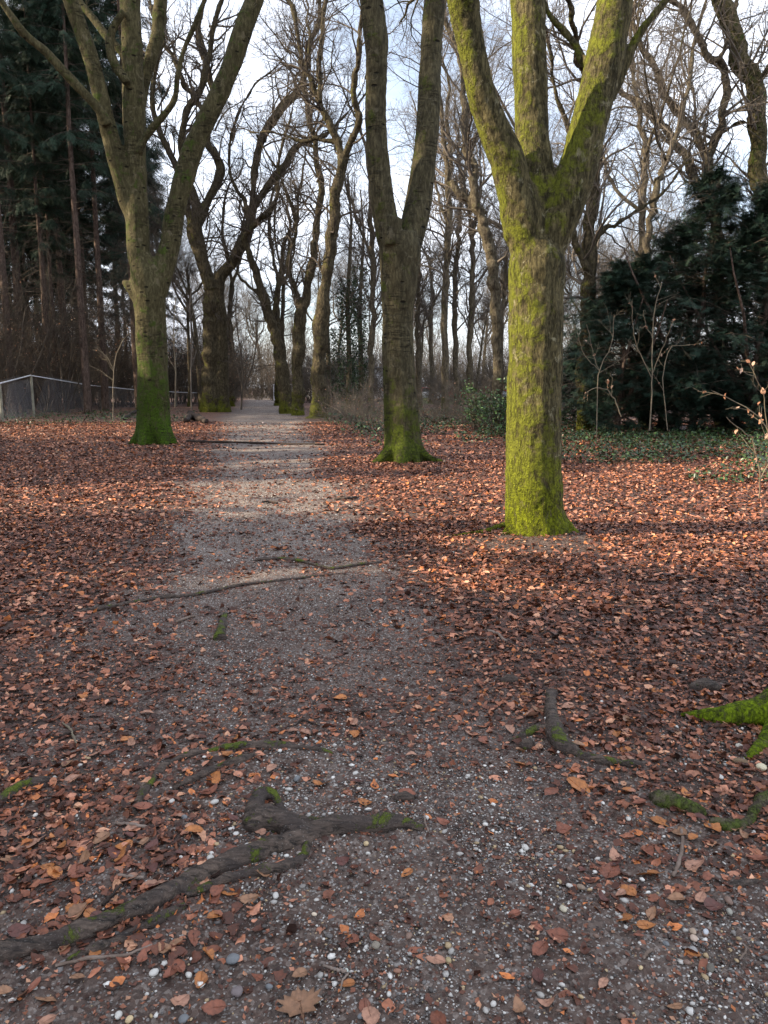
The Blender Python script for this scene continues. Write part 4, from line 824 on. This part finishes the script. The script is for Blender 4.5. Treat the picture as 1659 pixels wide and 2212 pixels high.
def car(px, Y, paint, roofp, label, rz):
    x, y = at(px, Y); r = empty('parked_car', (x, y, 0), label, 'car', 'cars parked beyond the wood', rz)
    # side profile extruded across, tapered glasshouse
    pr = [(-2.1, .35), (-2.12, .75), (-1.95, .98), (-1.5, 1.02), (1.0, 1.0), (1.9, .82), (2.1, .6), (2.1, .33)]
    V = np.array([[a, s*.85*(1 if z > .4 else .95), z] for s in (-1, 1) for a, z in pr]); n_ = len(pr)
    Q = [[i, (i+1) % n_, (i+1) % n_+n_, i+n_] for i in range(n_)]
    me = [np.array(Q), np.array([list(range(n_))[::-1]]), np.array([list(range(n_, 2*n_))])]
    o = build('body', V, me, paint, r, smooth=False); md = o.modifiers.new('b', 'BEVEL'); md.width = .06; md.segments = 2
    pg = [(-1.75, 1.0), (-1.35, 1.42), (.2, 1.44), (.95, 1.0)]
    V = np.array([[a, s*(.80 if z < 1.2 else .66), z] for s in (-1, 1) for a, z in pg]); Q = [[i, (i+1) % 4, (i+1) % 4+4, i+4] for i in range(4)]+[[3, 2, 1, 0], [4, 5, 6, 7]]
    build('windows', V, [np.array(Q)], M_GL, r, smooth=False)
    V, Fs = merge([box((-1.4, -.68, 1.42), (.25, .68, 1.49)), bar((-1.78, -.815, .98), (-1.38, -.68, 1.45), .05), bar((-1.78, .815, .98), (-1.38, .68, 1.45), .05), bar((.98, -.81, .98), (.2, -.68, 1.46), .045), bar((.98, .81, .98), (.2, .68, 1.46), .045), bar((-.5, -.81, .98), (-.5, -.68, 1.45), .045), bar((-.5, .81, .98), (-.5, .68, 1.45), .045)])
    build('roof', V, Fs, roofp, r, smooth=False)
    for wx in (-1.35, 1.3):
        for s in (-1, 1):
            w = build('wheel', *merge([(lambda a, b_: tube(np.array([[a, a, b_, b_]]), np.array([[.02, .32, .32, .02]]), 18))(np.array([wx, s*.9, .32]), np.array([wx, s*.68, .32]))]), M_TYRE, r)
            build('rim', *merge([(lambda a, b_: tube(np.array([[a, a, b_]]), np.array([[.02, .19, .19]]), 12))(np.array([wx, s*.915, .32]), np.array([wx, s*.86, .32]))]), M_RAIL, w)
M_TYRE = cm('tyre_rubber', (.02, .02, .02), .8); M_RED = cm('red_paint', (.55, .02, .03), .25, 0, .6); M_WHP = cm('white_paint', (.75, .77, .8), .25, 0, .6); M_BLP = cm('pale_blue_paint', (.45, .5, .6), .25, 0, .6)
car(918, 86, M_WHP, M_RED, 'white car with a red roof seen right beside the forked tree', .1)
car(985, 90, M_RED, M_RED, 'red car seen between the thin trunks right of the forked tree', 0)
car(1075, 92, M_BLP, M_RED, 'pale blue car with red roof farthest right beyond the wood', .05)
# ------------------------------------------------------------------ roots
def root_thing(name, label, polys, m=MB_R, vox=.008, group='exposed tree roots crossing the path', disp=((.11, .034), (.045, .014), (.012, .003)), squash=None, cat='root', sink=.42):
    A = [ground_root(p, sink=sink) for p in polys]; base = A[0][0][0].copy(); base[2] = 0
    o = organic(name, A, m, None, vox, 4, disp, origin=base, sides=12); o.location = base.tolist(); return tag(o, label, cat, group)
root_thing('exposed_root', 'thick mossy knobbed root running from mid foreground to the bottom left',
  [[(-60, 2075, 40), (0, 2062, 46), (99, 2043, 44), (198, 2010, 42), (265, 1983, 44), (331, 1954, 46), (397, 1914, 42), (463, 1878, 42), (521, 1858, 44), (590, 1834, 46), (660, 1807, 48), (729, 1792, 44), (799, 1788, 40), (870, 1788, 36), (915, 1796, 20)],
   [(543, 1785, 36), (546, 1752, 38), (560, 1726, 32), (583, 1714, 24), (602, 1730, 22), (614, 1758, 22), (660, 1775, 22), (740, 1780, 22), (830, 1776, 18), (900, 1768, 12)],
   [(540, 1795, 26), (562, 1775, 60), (590, 1772, 56), (625, 1788, 44), (670, 1796, 30)], [(400, 1938, 20), (470, 1905, 24), (540, 1885, 24), (610, 1868, 26), (655, 1850, 20), (665, 1815, 16), (690, 1790, 14)],
   [(331, 1935, 12), (420, 1885, 14), (520, 1838, 14), (580, 1812, 14), (640, 1790, 12)], [(140, 2070, 16), (240, 2030, 22), (330, 1990, 26), (400, 1955, 18)]], vox=.0065)
root_thing('exposed_root', 'dark curved root with green moss above the thick knobbed root', [[(288, 1752, 12), (300, 1725, 18), (331, 1689, 18), (364, 1653, 18), (430, 1633, 17), (529, 1617, 18), (625, 1616, 16), (688, 1624, 10), (720, 1630, 5)], [(372, 1700, 10), (420, 1678, 14), (463, 1660, 16), (520, 1642, 16), (570, 1630, 10)]])
root_thing('exposed_root', 'dark root stub at the left edge of the foreground', [[(-30, 1760, 26), (0, 1738, 30), (43, 1710, 28), (80, 1697, 24), (108, 1692, 14)]])
root_thing('exposed_root', 'small mossy root end near the left edge', [[(140, 1676, 8), (165, 1668, 14), (190, 1668, 12), (210, 1672, 7)]])
root_thing('exposed_root', 'long thin root crossing the path in the middle distance', [[(170, 1326, 5), (179, 1323, 9), (248, 1313, 10), (347, 1293, 10), (422, 1283, 10), (521, 1259, 9), (595, 1253, 7), (694, 1241, 6), (740, 1235, 4)]], vox=.012, disp=((.12, .02), (.04, .010)), sink=.18)
root_thing('exposed_root', 'faint root beyond the long thin one, joining from the right', [[(546, 1209, 6), (600, 1207, 8), (645, 1211, 8), (690, 1220, 7), (719, 1226, 7), (770, 1219, 8), (823, 1213, 6), (860, 1208, 4)]], vox=.012, disp=((.12, .02), (.04, .010)), sink=.18)
root_thing('exposed_root', 'short stump-like root sticking up in the middle of the path', [[(487, 1322, 10), (482, 1340, 16), (478, 1360, 20), (476, 1382, 26)]], vox=.009)
root_thing('exposed_root', 'black mossy root bending right on the right of the path', [[(1191, 1505, 26), (1191, 1545, 26), (1196, 1580, 36), (1210, 1610, 40), (1240, 1629, 30), (1280, 1640, 20), (1318, 1647, 18), (1389, 1657, 12)], [(1190, 1572, 16), (1159, 1574, 16), (1130, 1582, 14), (1095, 1594, 8)]])
root_thing('root_knob', 'round barky knob beside the black mossy root', [[(1125, 1608, 22), (1140, 1604, 32), (1152, 1606, 22)]], cat='root knob')
root_thing('root_knob', 'large brown knob left of the bright mossy root', [[(1492, 1488, 22), (1512, 1482, 36), (1535, 1482, 38), (1560, 1488, 22)]], cat='root knob')
root_thing('root_knob', 'flat black knob on the path left of the large brown one', [[(1080, 1468, 18), (1100, 1465, 26), (1120, 1467, 18)]], cat='root knob')
root_thing('root_knob', 'flat black knob above the thick knobbed root', [[(850, 1722, 16), (872, 1718, 26), (892, 1722, 16)]], cat='root knob')
root_thing('exposed_root', 'thick stubby log-like root with moss near the right edge', [[(1405, 1732, 26), (1425, 1730, 40), (1460, 1742, 40), (1490, 1752, 34), (1520, 1762, 20)]], MB_RL)
root_thing('exposed_root', 'green curling root at the right edge below the log-like one', [[(1530, 1775, 18), (1560, 1783, 26), (1595, 1782, 28), (1622, 1766, 28), (1640, 1742, 28), (1665, 1728, 30), (1700, 1722, 30)]], MB_RL)
root_thing('exposed_root', 'dark low root at the right edge in the orange leaves', [[(1560, 1910, 10), (1600, 1905, 18), (1640, 1900, 20), (1700, 1892, 20)]])
# tree standing just outside the right edge; its mossy roots reach into the photo
bE = np.array([2.46, 3.45, 0.]); r1 = ground_root([(1465, 1545, 5), (1512, 1556, 30), (1560, 1560, 40), (1610, 1556, 52), (1660, 1552, 62), (1730, 1545, 80)], sink=.3); r2 = ground_root([(1610, 1646, 12), (1630, 1634, 28), (1650, 1610, 38), (1680, 1580, 50), (1740, 1550, 60)], sink=.3)
for r_ in (r1, r2): r_[0][-1][2] = .18
er = empty('beech_tree', bE, 'tree past the right edge whose bright mossy roots reach into the foreground', 'tree')
tp = np.array([[2.46, 3.45, -.1], [2.47, 3.45, .4], [2.5, 3.47, 1.5], [2.6, 3.5, 3.5], [2.9, 3.6, 6], [3.3, 3.5, 9]]); tr_ = np.array([.42, .34, .3, .28, .2, .12])
organic('trunk', [(tp, tr_), r1, r2], MB_RM, er, .014, 4, ((.3, .03), (.05, .012)), origin=bE)
b2, t2 = crown([(tp, tr_)], bE, np.random.default_rng(3), zmin=4.5); build('branches', *b2, M_TW, er); build('twigs', *t2, M_TW, er)
# ------------------------------------------------------------------ logs and sticks
def stick(label, pts, m=M_STK, name='fallen_stick', lift=.006, cat='stick', fork=None, group=None):
    q = np.array([G(a[0], a[1]) for a in pts]); r = np.array([a[2]/2/F*depth(p) for a, p in zip(pts, q)]); q[:, 2] = gh(q[:, 0], q[:, 1])+r+lift
    base = q[0].copy(); p, rr = smooth_poly(q, r, 16); gg = np.random.default_rng(int(pts[0][0])); p += gg.normal(0, 1, p.shape)*rr[:, None]*.25; rr = rr*(1+gg.normal(0, .12, 16))
    rr = np.concatenate([[rr[0]*.1], rr, [rr[-1]*.1]]); p = np.vstack([p[0], p, p[-1]]); p[0] -= norm(p[2]-p[1])*.002; p[-1] += norm(p[-2]-p[-3])*.002
    V, qd = tube((p-base)[None], rr[None], 8); o = build(name, V, [qd], m); o.location = base.tolist(); tag(o, label, cat, group)
stick('black rotting log lying left of the path behind the many-limbed tree', [(400, 914, 10), (412, 908, 16), (430, 910, 16), (445, 916, 10)], M_LOG, 'fallen_log', cat='log')
stick('long thin dark log lying across the path in the distance', [(402, 957, 7), (450, 957, 5), (540, 959, 4.5), (620, 960, 4), (700, 962, 3)], M_LOG, 'fallen_log', cat='log')
stick('fallen branch leaning in the leaves left of the many-limbed tree', [(268, 908, 7), (282, 898, 7), (296, 890, 6)], M_LOG, 'fallen_log', cat='log')
stick('small dark stick on the leaf edge right of the path', [(723, 1079, 5), (750, 1080, 6), (772, 1076, 5)], M_LOG)
stick('dark leaf-covered twig in the middle of the far path', [(565, 1087, 4), (582, 1086, 5), (600, 1089, 4)], M_LOG)
stick('bleached crooked twig near the left edge', [(134, 1562, 3), (150, 1574, 5), (160, 1592, 5), (166, 1610, 4)], M_PALE)
stick('black twig behind the bleached crooked twig', [(118, 1595, 5), (140, 1587, 6), (180, 1572, 3)], M_LOG)
stick('longest pale stick in the bottom left', [(120, 2084, 6), (139, 2079, 8), (185, 2068, 8), (231, 2063, 8), (271, 2058, 7), (300, 2048, 6), (327, 2036, 5)])
stick('dark twig leaning above the thick root on the left', [(222, 1954, 7), (240, 1932, 7), (262, 1905, 5)], M_LOG)
stick('brown stick on the left below the curved root', [(248, 1768, 5), (280, 1771, 7), (316, 1777, 7)])
stick('reddish stick above the big leaf pile on the left', [(254, 1884, 7), (280, 1889, 8), (308, 1893, 7)])
stick('curved grey stick among the orange leaves on the right', [(1472, 1788, 6), (1474, 1815, 7), (1470, 1850, 9), (1462, 1875, 9), (1452, 1890, 8)])
stick('hooked twig at the end of the thick knobbed root', [(917, 1761, 3), (918, 1785, 4), (926, 1802, 4)])
stick('reddish twig pointing at the white pebble above the big lobed leaf', [(698, 2074, 4), (722, 2084, 7), (748, 2090, 7)])
stick('thin bent twig above the big lobed leaf', [(752, 2092, 4), (740, 2108, 4), (736, 2126, 4)])
stick('short brown stick left of the stump-like root', [(380, 1348, 5), (398, 1342, 6), (420, 1333, 5)])
stick('reddish curved stick on the leaves right of the path', [(1053, 1368, 5), (1072, 1374, 7), (1092, 1388, 6)])
stick('dark straight stick in the leaves below the mossy tree', [(1216, 1347, 5), (1255, 1342, 6), (1294, 1336, 4)], M_LOG)
stick('fine dark twig lying across the middle foreground', [(636, 1560, 3), (655, 1550, 5), (690, 1562, 2)], M_LOG)
stick('thin twig right of the middle foreground', [(720, 1538, 2), (780, 1536, 3), (840, 1532, 2)], M_LOG)
stick('small brown stick at the bottom right', [(1390, 2062, 7), (1400, 2050, 7), (1408, 2044, 6)])
stick('forked-looking twig in the bottom right corner', [(1600, 2062, 4), (1612, 2045, 5), (1606, 2032, 3)])
# ------------------------------------------------------------------ single leaves of the foreground
def outline_leaf(kind, g):
    if kind == 'maple':
        A = [(0, -.52), (.04, -.30), (.30, -.40), (.28, -.24), (.52, -.20), (.40, -.06), (.56, .10), (.34, .10), (.36, .24), (.20, .20), (.14, .36), (.06, .34), (0, .58)]
        pts = np.array([(a, b_) for a, b_ in A]+[(-a, b_) for a, b_ in A[-2:0:-1]], float)
        pts *= 1+g.normal(0, .05, (len(pts), 1))
    else:
        n_ = 30; t = np.linspace(0, 2*math.pi, n_, endpoint=False); wv = .34*(.85+.3*g.random())
        yv = -np.cos(t)*.5; xv = np.sin(t)*wv*(1-.35*np.cos(t+.3)*-.6)*(1-.15*np.abs(np.cos(t))); s = 1+.05*((np.arange(n_) % 2)*2-1)*(np.abs(np.sin(t)) > .25)
        pts = np.column_stack([xv*s, yv]); pts[n_//2, 1] += .07
        if g.random() < .3: k = g.integers(4, n_-6); pts[k:k+3] *= .55
    return pts
def single_leaf(px, py, wpx, col, label, kind='oval', curl=None, rz=None, seed=0, group=None, lift=.012):
    g = np.random.default_rng(seed+int(px)*7+int(py)); p = G(px, py); size = wpx/F*depth(p)
    o2 = outline_leaf(kind, g); rings = [o2, o2*.72, o2*.4]; V = [np.array([[0, .02, 0]])]; n_ = len(o2)
    for r_ in rings: V.append(np.column_stack([r_, np.zeros(n_)]))
    V = np.vstack(V); Fc = []
    for k in range(2): a = 1+k*n_; b_ = 1+(k+1)*n_; Fc += [[a+j, a+(j+1) % n_, b_+(j+1) % n_, b_+j] for j in range(n_)]
    T3 = [[1+2*n_+j, 1+2*n_+(j+1) % n_, 0] for j in range(n_)]
    c1 = g.normal(.55, .55) if curl is None else curl; ph = g.random()*6.28; u = V[:, 0]*math.cos(ph)+V[:, 1]*math.sin(ph)
    V[:, 2] = c1*u*u+abs(g.normal(.12, .1))*np.abs(V[:, 0])+.03*np.sin(V[:, 0]*13+ph)*np.abs(V[:, 1])+g.normal(0, .008, len(V))
    rib = np.abs(V[:, 0]) < .001
    V *= size; V[:, 2] -= V[:, 2].min()
    st = V[1]; s1, sq = tube(np.array([[V[0], V[1]*1.0, V[1]*1.45+[0, 0, size*.02]]])+np.array([0, 0, .0006]), np.array([[.0007, .0009, .0007]])*size/.06, 4)
    nv = len(V); V = np.vstack([V, s1]); C_ = np.tile(np.array(col)*(.85+.3*g.random()), (len(V), 1)); C_[nv:] *= .7; C_[1:1+n_] *= .8
    o = build('fallen_leaf', V, [np.array(Fc), np.array(T3), sq+nv], M_LEAF, smooth=True, col=C_)
    o.location = (p[0], p[1], float(gh(p[0], p[1]))+lift*.5); o.rotation_euler = (g.normal(0, .2), g.normal(0, .2), rz if rz is not None else g.random()*6.28)
    tag(o, label, 'leaf', group); return o
OR = (.42, .16, .05); TN = (.30, .16, .09); RS = (.24, .085, .05); PK = (.40, .21, .14); DK = (.13, .05, .04)
for a in ((649, 2154, 92, TN, 'big brown lobed leaf lying flat at the bottom centre', 'maple', .1, .25), (496, 1922, 40, OR, 'round orange leaf below the thick root, upper of the bottom-left ones'), (448, 2050, 44, OR, 'veined orange oval leaf below the thick root'),
  (433, 2106, 40, OR, 'folded orange leaf just below the veined oval one'), (418, 2017, 44, RS, 'square russet leaf right of the long pale stick'), (384, 2030, 34, RS, 'curled red-brown leaf left of the square russet one'), (385, 2078, 44, RS, 'torn brown leaf below the long pale stick'),
  (225, 2022, 36, RS, 'torn russet leaf resting on the thick root'), (206, 2056, 34, OR, 'small orange-brown leaf touching the long pale stick'), (174, 2080, 26, RS, 'small pink-brown leaf across the long pale stick'), (538, 1932, 44, TN, 'pointed brown leaf beside the large white pebble'),
  (165, 1881, 58, RS, 'large dark russet leaf lying flat on the left'), (331, 1911, 60, PK, 'large pale orange leaf propped against the thick root'), (463, 1680, 50, OR, 'crinkled orange leaf above the mossy knob'), (450, 1705, 50, RS, 'flat russet leaf under the crinkled orange one'),
  (93, 2202, 54, PK, 'pale orange leaf cut by the bottom edge'), (40, 2145, 50, PK, 'crumpled pale leaf in the bottom left corner'), (98, 2148, 50, TN, 'long curled brown leaf in the bottom left'), (691, 1690, 36, OR, 'round curled leaf above the mossy knob to its right'), (788, 1730, 32, OR, 'small bright orange leaf on the bare soil above the root'),
  (879, 1880, 32, OR, 'lone folded orange leaf right of the thick root'), (764, 2022, 42, RS, 'narrow red-brown leaf in the lower middle'), (957, 1775, 32, RS, 'curled orange leaf right of the root end'), (750, 2115, 34, OR, 'upright curled leaf beside the bent twig'), (788, 2170, 46, RS, 'folded russet leaf right of the big lobed leaf'),
  (690, 1590, 0, RS, ''), (1205, 2009, 46, RS, 'dark curled leaf alone on the soil at the lower right'), (1542, 1952, 44, DK, 'deep purple-red leaf on the right'), (1503, 1867, 50, PK, 'broad tan leaf beside the curved grey stick'), (1397, 1991, 42, OR, 'pointed orange leaf at the lower right'), (1350, 1975, 38, OR, 'leaf folded next to the pointed orange one'),
  (1320, 1870, 60, RS, 'wide ragged russet leaf left of the curved stick'), (1400, 1882, 50, OR, 'folded orange leaf left of the curved grey stick'), (1540, 1790, 48, OR, 'bright orange leaf propped on the green curling root'), (1430, 1775, 50, OR, 'orange leaf below the log-like root'), (1345, 1620, 40, OR, 'slanting orange leaf on the black mossy root'),
  (1224, 1535, 34, PK, 'pinkish leaf beside the top of the black mossy root'), (1150, 1545, 36, PK, 'pale brown leaf left of the black mossy root'), (1020, 1578, 34, PK, 'upright pale orange leaf in the right middle ground'), (735, 1505, 30, OR, 'small orange leaf in the middle of the path'), (275, 1590, 30, OR, 'orange leaf near the bleached twig'),
  (1160, 1990, 30, RS, 'V-shaped pair of curled russet leaf halves on the lower right soil'), (1110, 1965, 32, RS, 'small russet leaf right of the gravel patch'), (1190, 1700, 44, RS, 'broad russet leaf below the round barky knob'), (1250, 1690, 60, OR, 'long orange leaf below the black mossy root'), (160, 1690, 0, RS, ''), (100, 1590, 34, RS, 'russet leaf near the left edge'),
  (55, 1820, 60, PK, 'large pale leaf at the left edge'), (265, 1820, 44, OR, 'orange leaf in the pile left of the mossy knob'), (420, 1788, 44, OR, 'ragged orange leaf left of the mossy knob'), (590, 1570, 34, RS, 'russet leaf in front of the curved root')):
    if a[2]: single_leaf(a[0], a[1], a[2], a[3], a[4], *(a[5:7] if len(a) > 5 else ()), rz=a[7] if len(a) > 7 else None)
g = np.random.default_rng(77); n_ = 0
while n_ < 170:
    px, py = g.random()*1659, 1480+730*g.random()**.8; p = G(px, py); d_ = float(density(np.array([p[0]]), np.array([p[1]]))[0])
    if g.random() > d_*1.8+.03: continue
    n_ += 1; side = 'left of' if px < 560 else ('right of' if px > 1050 else 'on')
    single_leaf(px, py, (22+22*g.random())*(.75+(py-1480)/1400), [OR, TN, RS, RS, PK, DK][g.integers(0, 6)], 'loose fallen leaf %s the bare soil in the foreground' % side, seed=n_, group='loose fallen leaves %s the bare soil' % side, lift=.02)
# ------------------------------------------------------------------ single stones
def stone(px, py, wpx, col, label, asp=(1, .8, .6), group=None, seed=0):
    g = np.random.default_rng(seed+int(px*3+py)); p = G(px, py); s = wpx/F*depth(p)/2
    me = bpy.data.meshes.new('pebble'); import bmesh; bm = bmesh.new(); bmesh.ops.create_icosphere(bm, subdivisions=3, radius=1); k = g.normal(0, 1, (5, 3))
    for v in bm.verts:
        c_ = np.array(v.co); d_ = 1+sum(.09*math.tanh(3*float(np.dot(c_, norm(q_)))-1.5) for q_ in k); v.co = v.co*d_
    bm.to_mesh(me); bm.free(); me.shade_smooth(); a = me.color_attributes.new('col', 'FLOAT_COLOR', 'POINT'); a.data.foreach_set('color', np.tile([*col, 1], len(me.vertices)).astype(np.float32))
    me.materials.append(M_STONE); o = link(bpy.data.objects.new('pebble', me)); o.scale = [s*x for x in asp]; o.location = (p[0], p[1], float(gh(p[0], p[1]))+s*asp[2]*.6+.003); o.rotation_euler = (g.normal(0, .15), g.normal(0, .15), g.random()*6.28)
    tag(o, label, 'pebble', group)
W_ = (.54, .52, .48); GY = (.16, .17, .18); CR = (.55, .42, .24); BR = (.20, .14, .10)
for a in ((594, 1926, 22, W_, 'largest white pebble below the thick root'), (679, 1963, 15, (.6, .5, .38), 'cream pebble lower right of the largest white pebble'), (565, 1932, 11, GY, 'small blue-grey pebble beside the largest white one'), (505, 2058, 38, GY, 'largest dark grey stone at the lower left'), (508, 2128, 34, (.17, .14, .14), 'oval purplish-grey stone at the lower left'),
  (425, 2085, 16, GY, 'small slate-grey stone next to the folded orange leaf'), (331, 2093, 28, W_, 'rough white stone with pits, bottom left'), (405, 2095, 22, W_, 'white stone left of the slate-grey one'), (255, 2185, 26, W_, 'white stone near the bottom edge'), (277, 2192, 24, CR, 'cream-veined stone near the bottom edge'), (395, 2192, 30, GY, 'dark oval stone near the bottom edge'),
  (238, 1756+70, 16, W_, 'white pebble beside the flat russet leaf'), (76, 1756, 14, W_, 'white pebble below the left root stub'), (209, 1682, 13, W_, 'white pebble right of the small mossy root end'), (373, 1723, 16, W_, 'white pebble left of the mossy knob'), (398, 1757, 18, GY, 'flat grey stone left of the mossy knob'), (463, 1728, 24, W_, 'white flaky stone left of the mossy knob'),
  (455, 1855, 24, W_, 'long white stone above the thick root'), (391, 1845, 14, W_, 'white pebble above the thick root'), (791, 1824, 18, CR, 'yellowish pebble under the edge of the thick root'), (793, 1841, 13, W_, 'small white pebble under the yellowish one'), (646, 1844, 15, (.3, .26, .23), 'round brown-grey pebble lodged in the thick root'), (641, 1681, 20, GY, 'smooth grey pebble above the mossy knob'), (769, 1666, 15, W_, 'white pebble in the middle of the foreground'), (1012, 1673, 14, W_, 'white pebble on bare soil right of centre'),
  (749, 2086, 13, (.5, .55, .5), 'pale greenish pebble at the end of the reddish twig'), (722, 1950+130, 10, GY, 'dark chip left of the greenish pebble'), (580, 2115, 20, GY, 'grey stone above the big lobed leaf'), (812, 2035, 26, (.22, .19, .15), 'tan-grey stone in the lower middle'), (970, 2068, 22, (.35, .28, .15), 'yellow-brown stone in the lower middle'), (857, 2088, 20, (.28, .14, .09), 'reddish square stone in the lower middle'), (840, 2140, 16, W_, 'white pebble near the bottom, right of the lobed leaf'), (1065, 2160, 18, W_, 'white stone near the bottom, right of centre'), (780, 2185, 20, GY, 'grey stone at the bottom edge'),
  (1603, 1654, 46, (.17, .11, .06), 'long brown stone against the bright mossy root', (1, .45, .4)), (1645, 1671, 28, (.6, .54, .38), 'large cream stone at the right edge'), (1638, 1680, 0, W_, ''), (1595, 1618, 24, (.45, .42, .36), 'angular pale stone below the bright mossy root'), (1554, 1682, 22, W_, 'white stone above the green curling root'), (1468, 1722, 14, W_, 'round white pebble by the log-like root'), (1300, 1523, 12, W_, 'white pebble right of the black mossy root'),
  (1357, 1763, 16, W_, 'white pebble below the log-like root'), (1498, 2002, 22, (.4, .3, .22), 'tan round stone at the lower right'), (1500, 2018, 24, (.5, .38, .3), 'pinkish stone under the tan round one'), (1527, 2005, 18, (.5, .52, .55), 'blue-white pebble at the lower right'), (1440, 2030, 20, GY, 'dark grey stone at the lower right'), (1497, 2045, 30, (.3, .29, .28), 'wide grey stone at the lower right'), (1575, 1965, 22, (.3, .29, .25), 'greenish-grey stone under the purple-red leaf'), (1577, 1945, 24, (.2, .13, .1), 'rust-brown stone right of the purple-red leaf'),
  (1257, 1903, 24, (.25, .19, .14), 'brown oval stone right of the gravel patch'), (1230, 1899, 18, W_, 'white elongated pebble beside the brown oval stone'), (1216, 1953, 24, (.5, .45, .34), 'cream oblong stone at the lower right'), (1135, 1935-115, 24, W_, 'white stone on the right of the foreground'), (1302, 1915, 18, W_, 'bright white pebble in the leaves at the right'), (1124, 1816+0, 16, W_, ''), (1385, 2080, 14, CR, 'cream chip near the bottom right'), (1535, 2080, 28, (.12, .11, .09), 'dark round stone near the bottom right')):
    if a[2] and a[4]: stone(a[0], a[1], a[2], a[3], a[4], *(a[5:6]))
# ------------------------------------------------------------------ unseen wood left of the camera: trees added and spaced for their shade
for k, (x, y, i, sc) in enumerate(((-15, -10, 3, 1.), (-13, -7, 3, 1.), (-15, -4.5, 3, 1.1), (-13, -2, 3, 1.), (-15, .4, 3, 1.05), (-13, 1.6, 3, .9), (-15.5, 2.7, 3, .8), (-19, -6, 3, 1.1), (-19, -.8, 3, 1.),
                                   (-21, 13, 0, 1.), (-20, 17, 1, 1.05), (-24, 21, 2, 1.1), (-22, 25, 0, 1.), (-28, 29, 1, 1.), (-17, 11.5, 3, .5), (-19, 15.5, 3, .55), (-29, 33, 2, 1.1), (-31, 36, 0, 1.), (-28, 39.5, 1, 1.), (-32, 43, 0, 1.1), (-30, 47, 2, 1.1), (-36, 40, 1, 1.1))):
    put_tree(spr[i], x, y, sc, 'unseen spruce left of the frame, added to cast shade', 'unseen shade-casting spruces to the left')
for k, (x, y, sc) in enumerate(((-15, 12.2, .95), (-15, 15.6, 1.1), (-15.5, 19, 1.0))):  # low yews put in to block the sun from the left-hand litter
    put_tree(yw[1], x, y, sc, 'unseen low yew to the left, added to shade the leaf litter', 'unseen shade-casting low yews to the left')
put_tree(yw[1], -14, 5.9, 1.18, 'unseen yew to the left, added to shade the foot of the mossy tree', None)  # added out of view to keep sun off the mossy tree's base
# drop unplaced prototypes
for o in list(bpy.data.objects):
    if o.parent is None and o.location.z < -100:
        for c_ in list(o.children): bpy.data.objects.remove(c_)
        bpy.data.objects.remove(o)
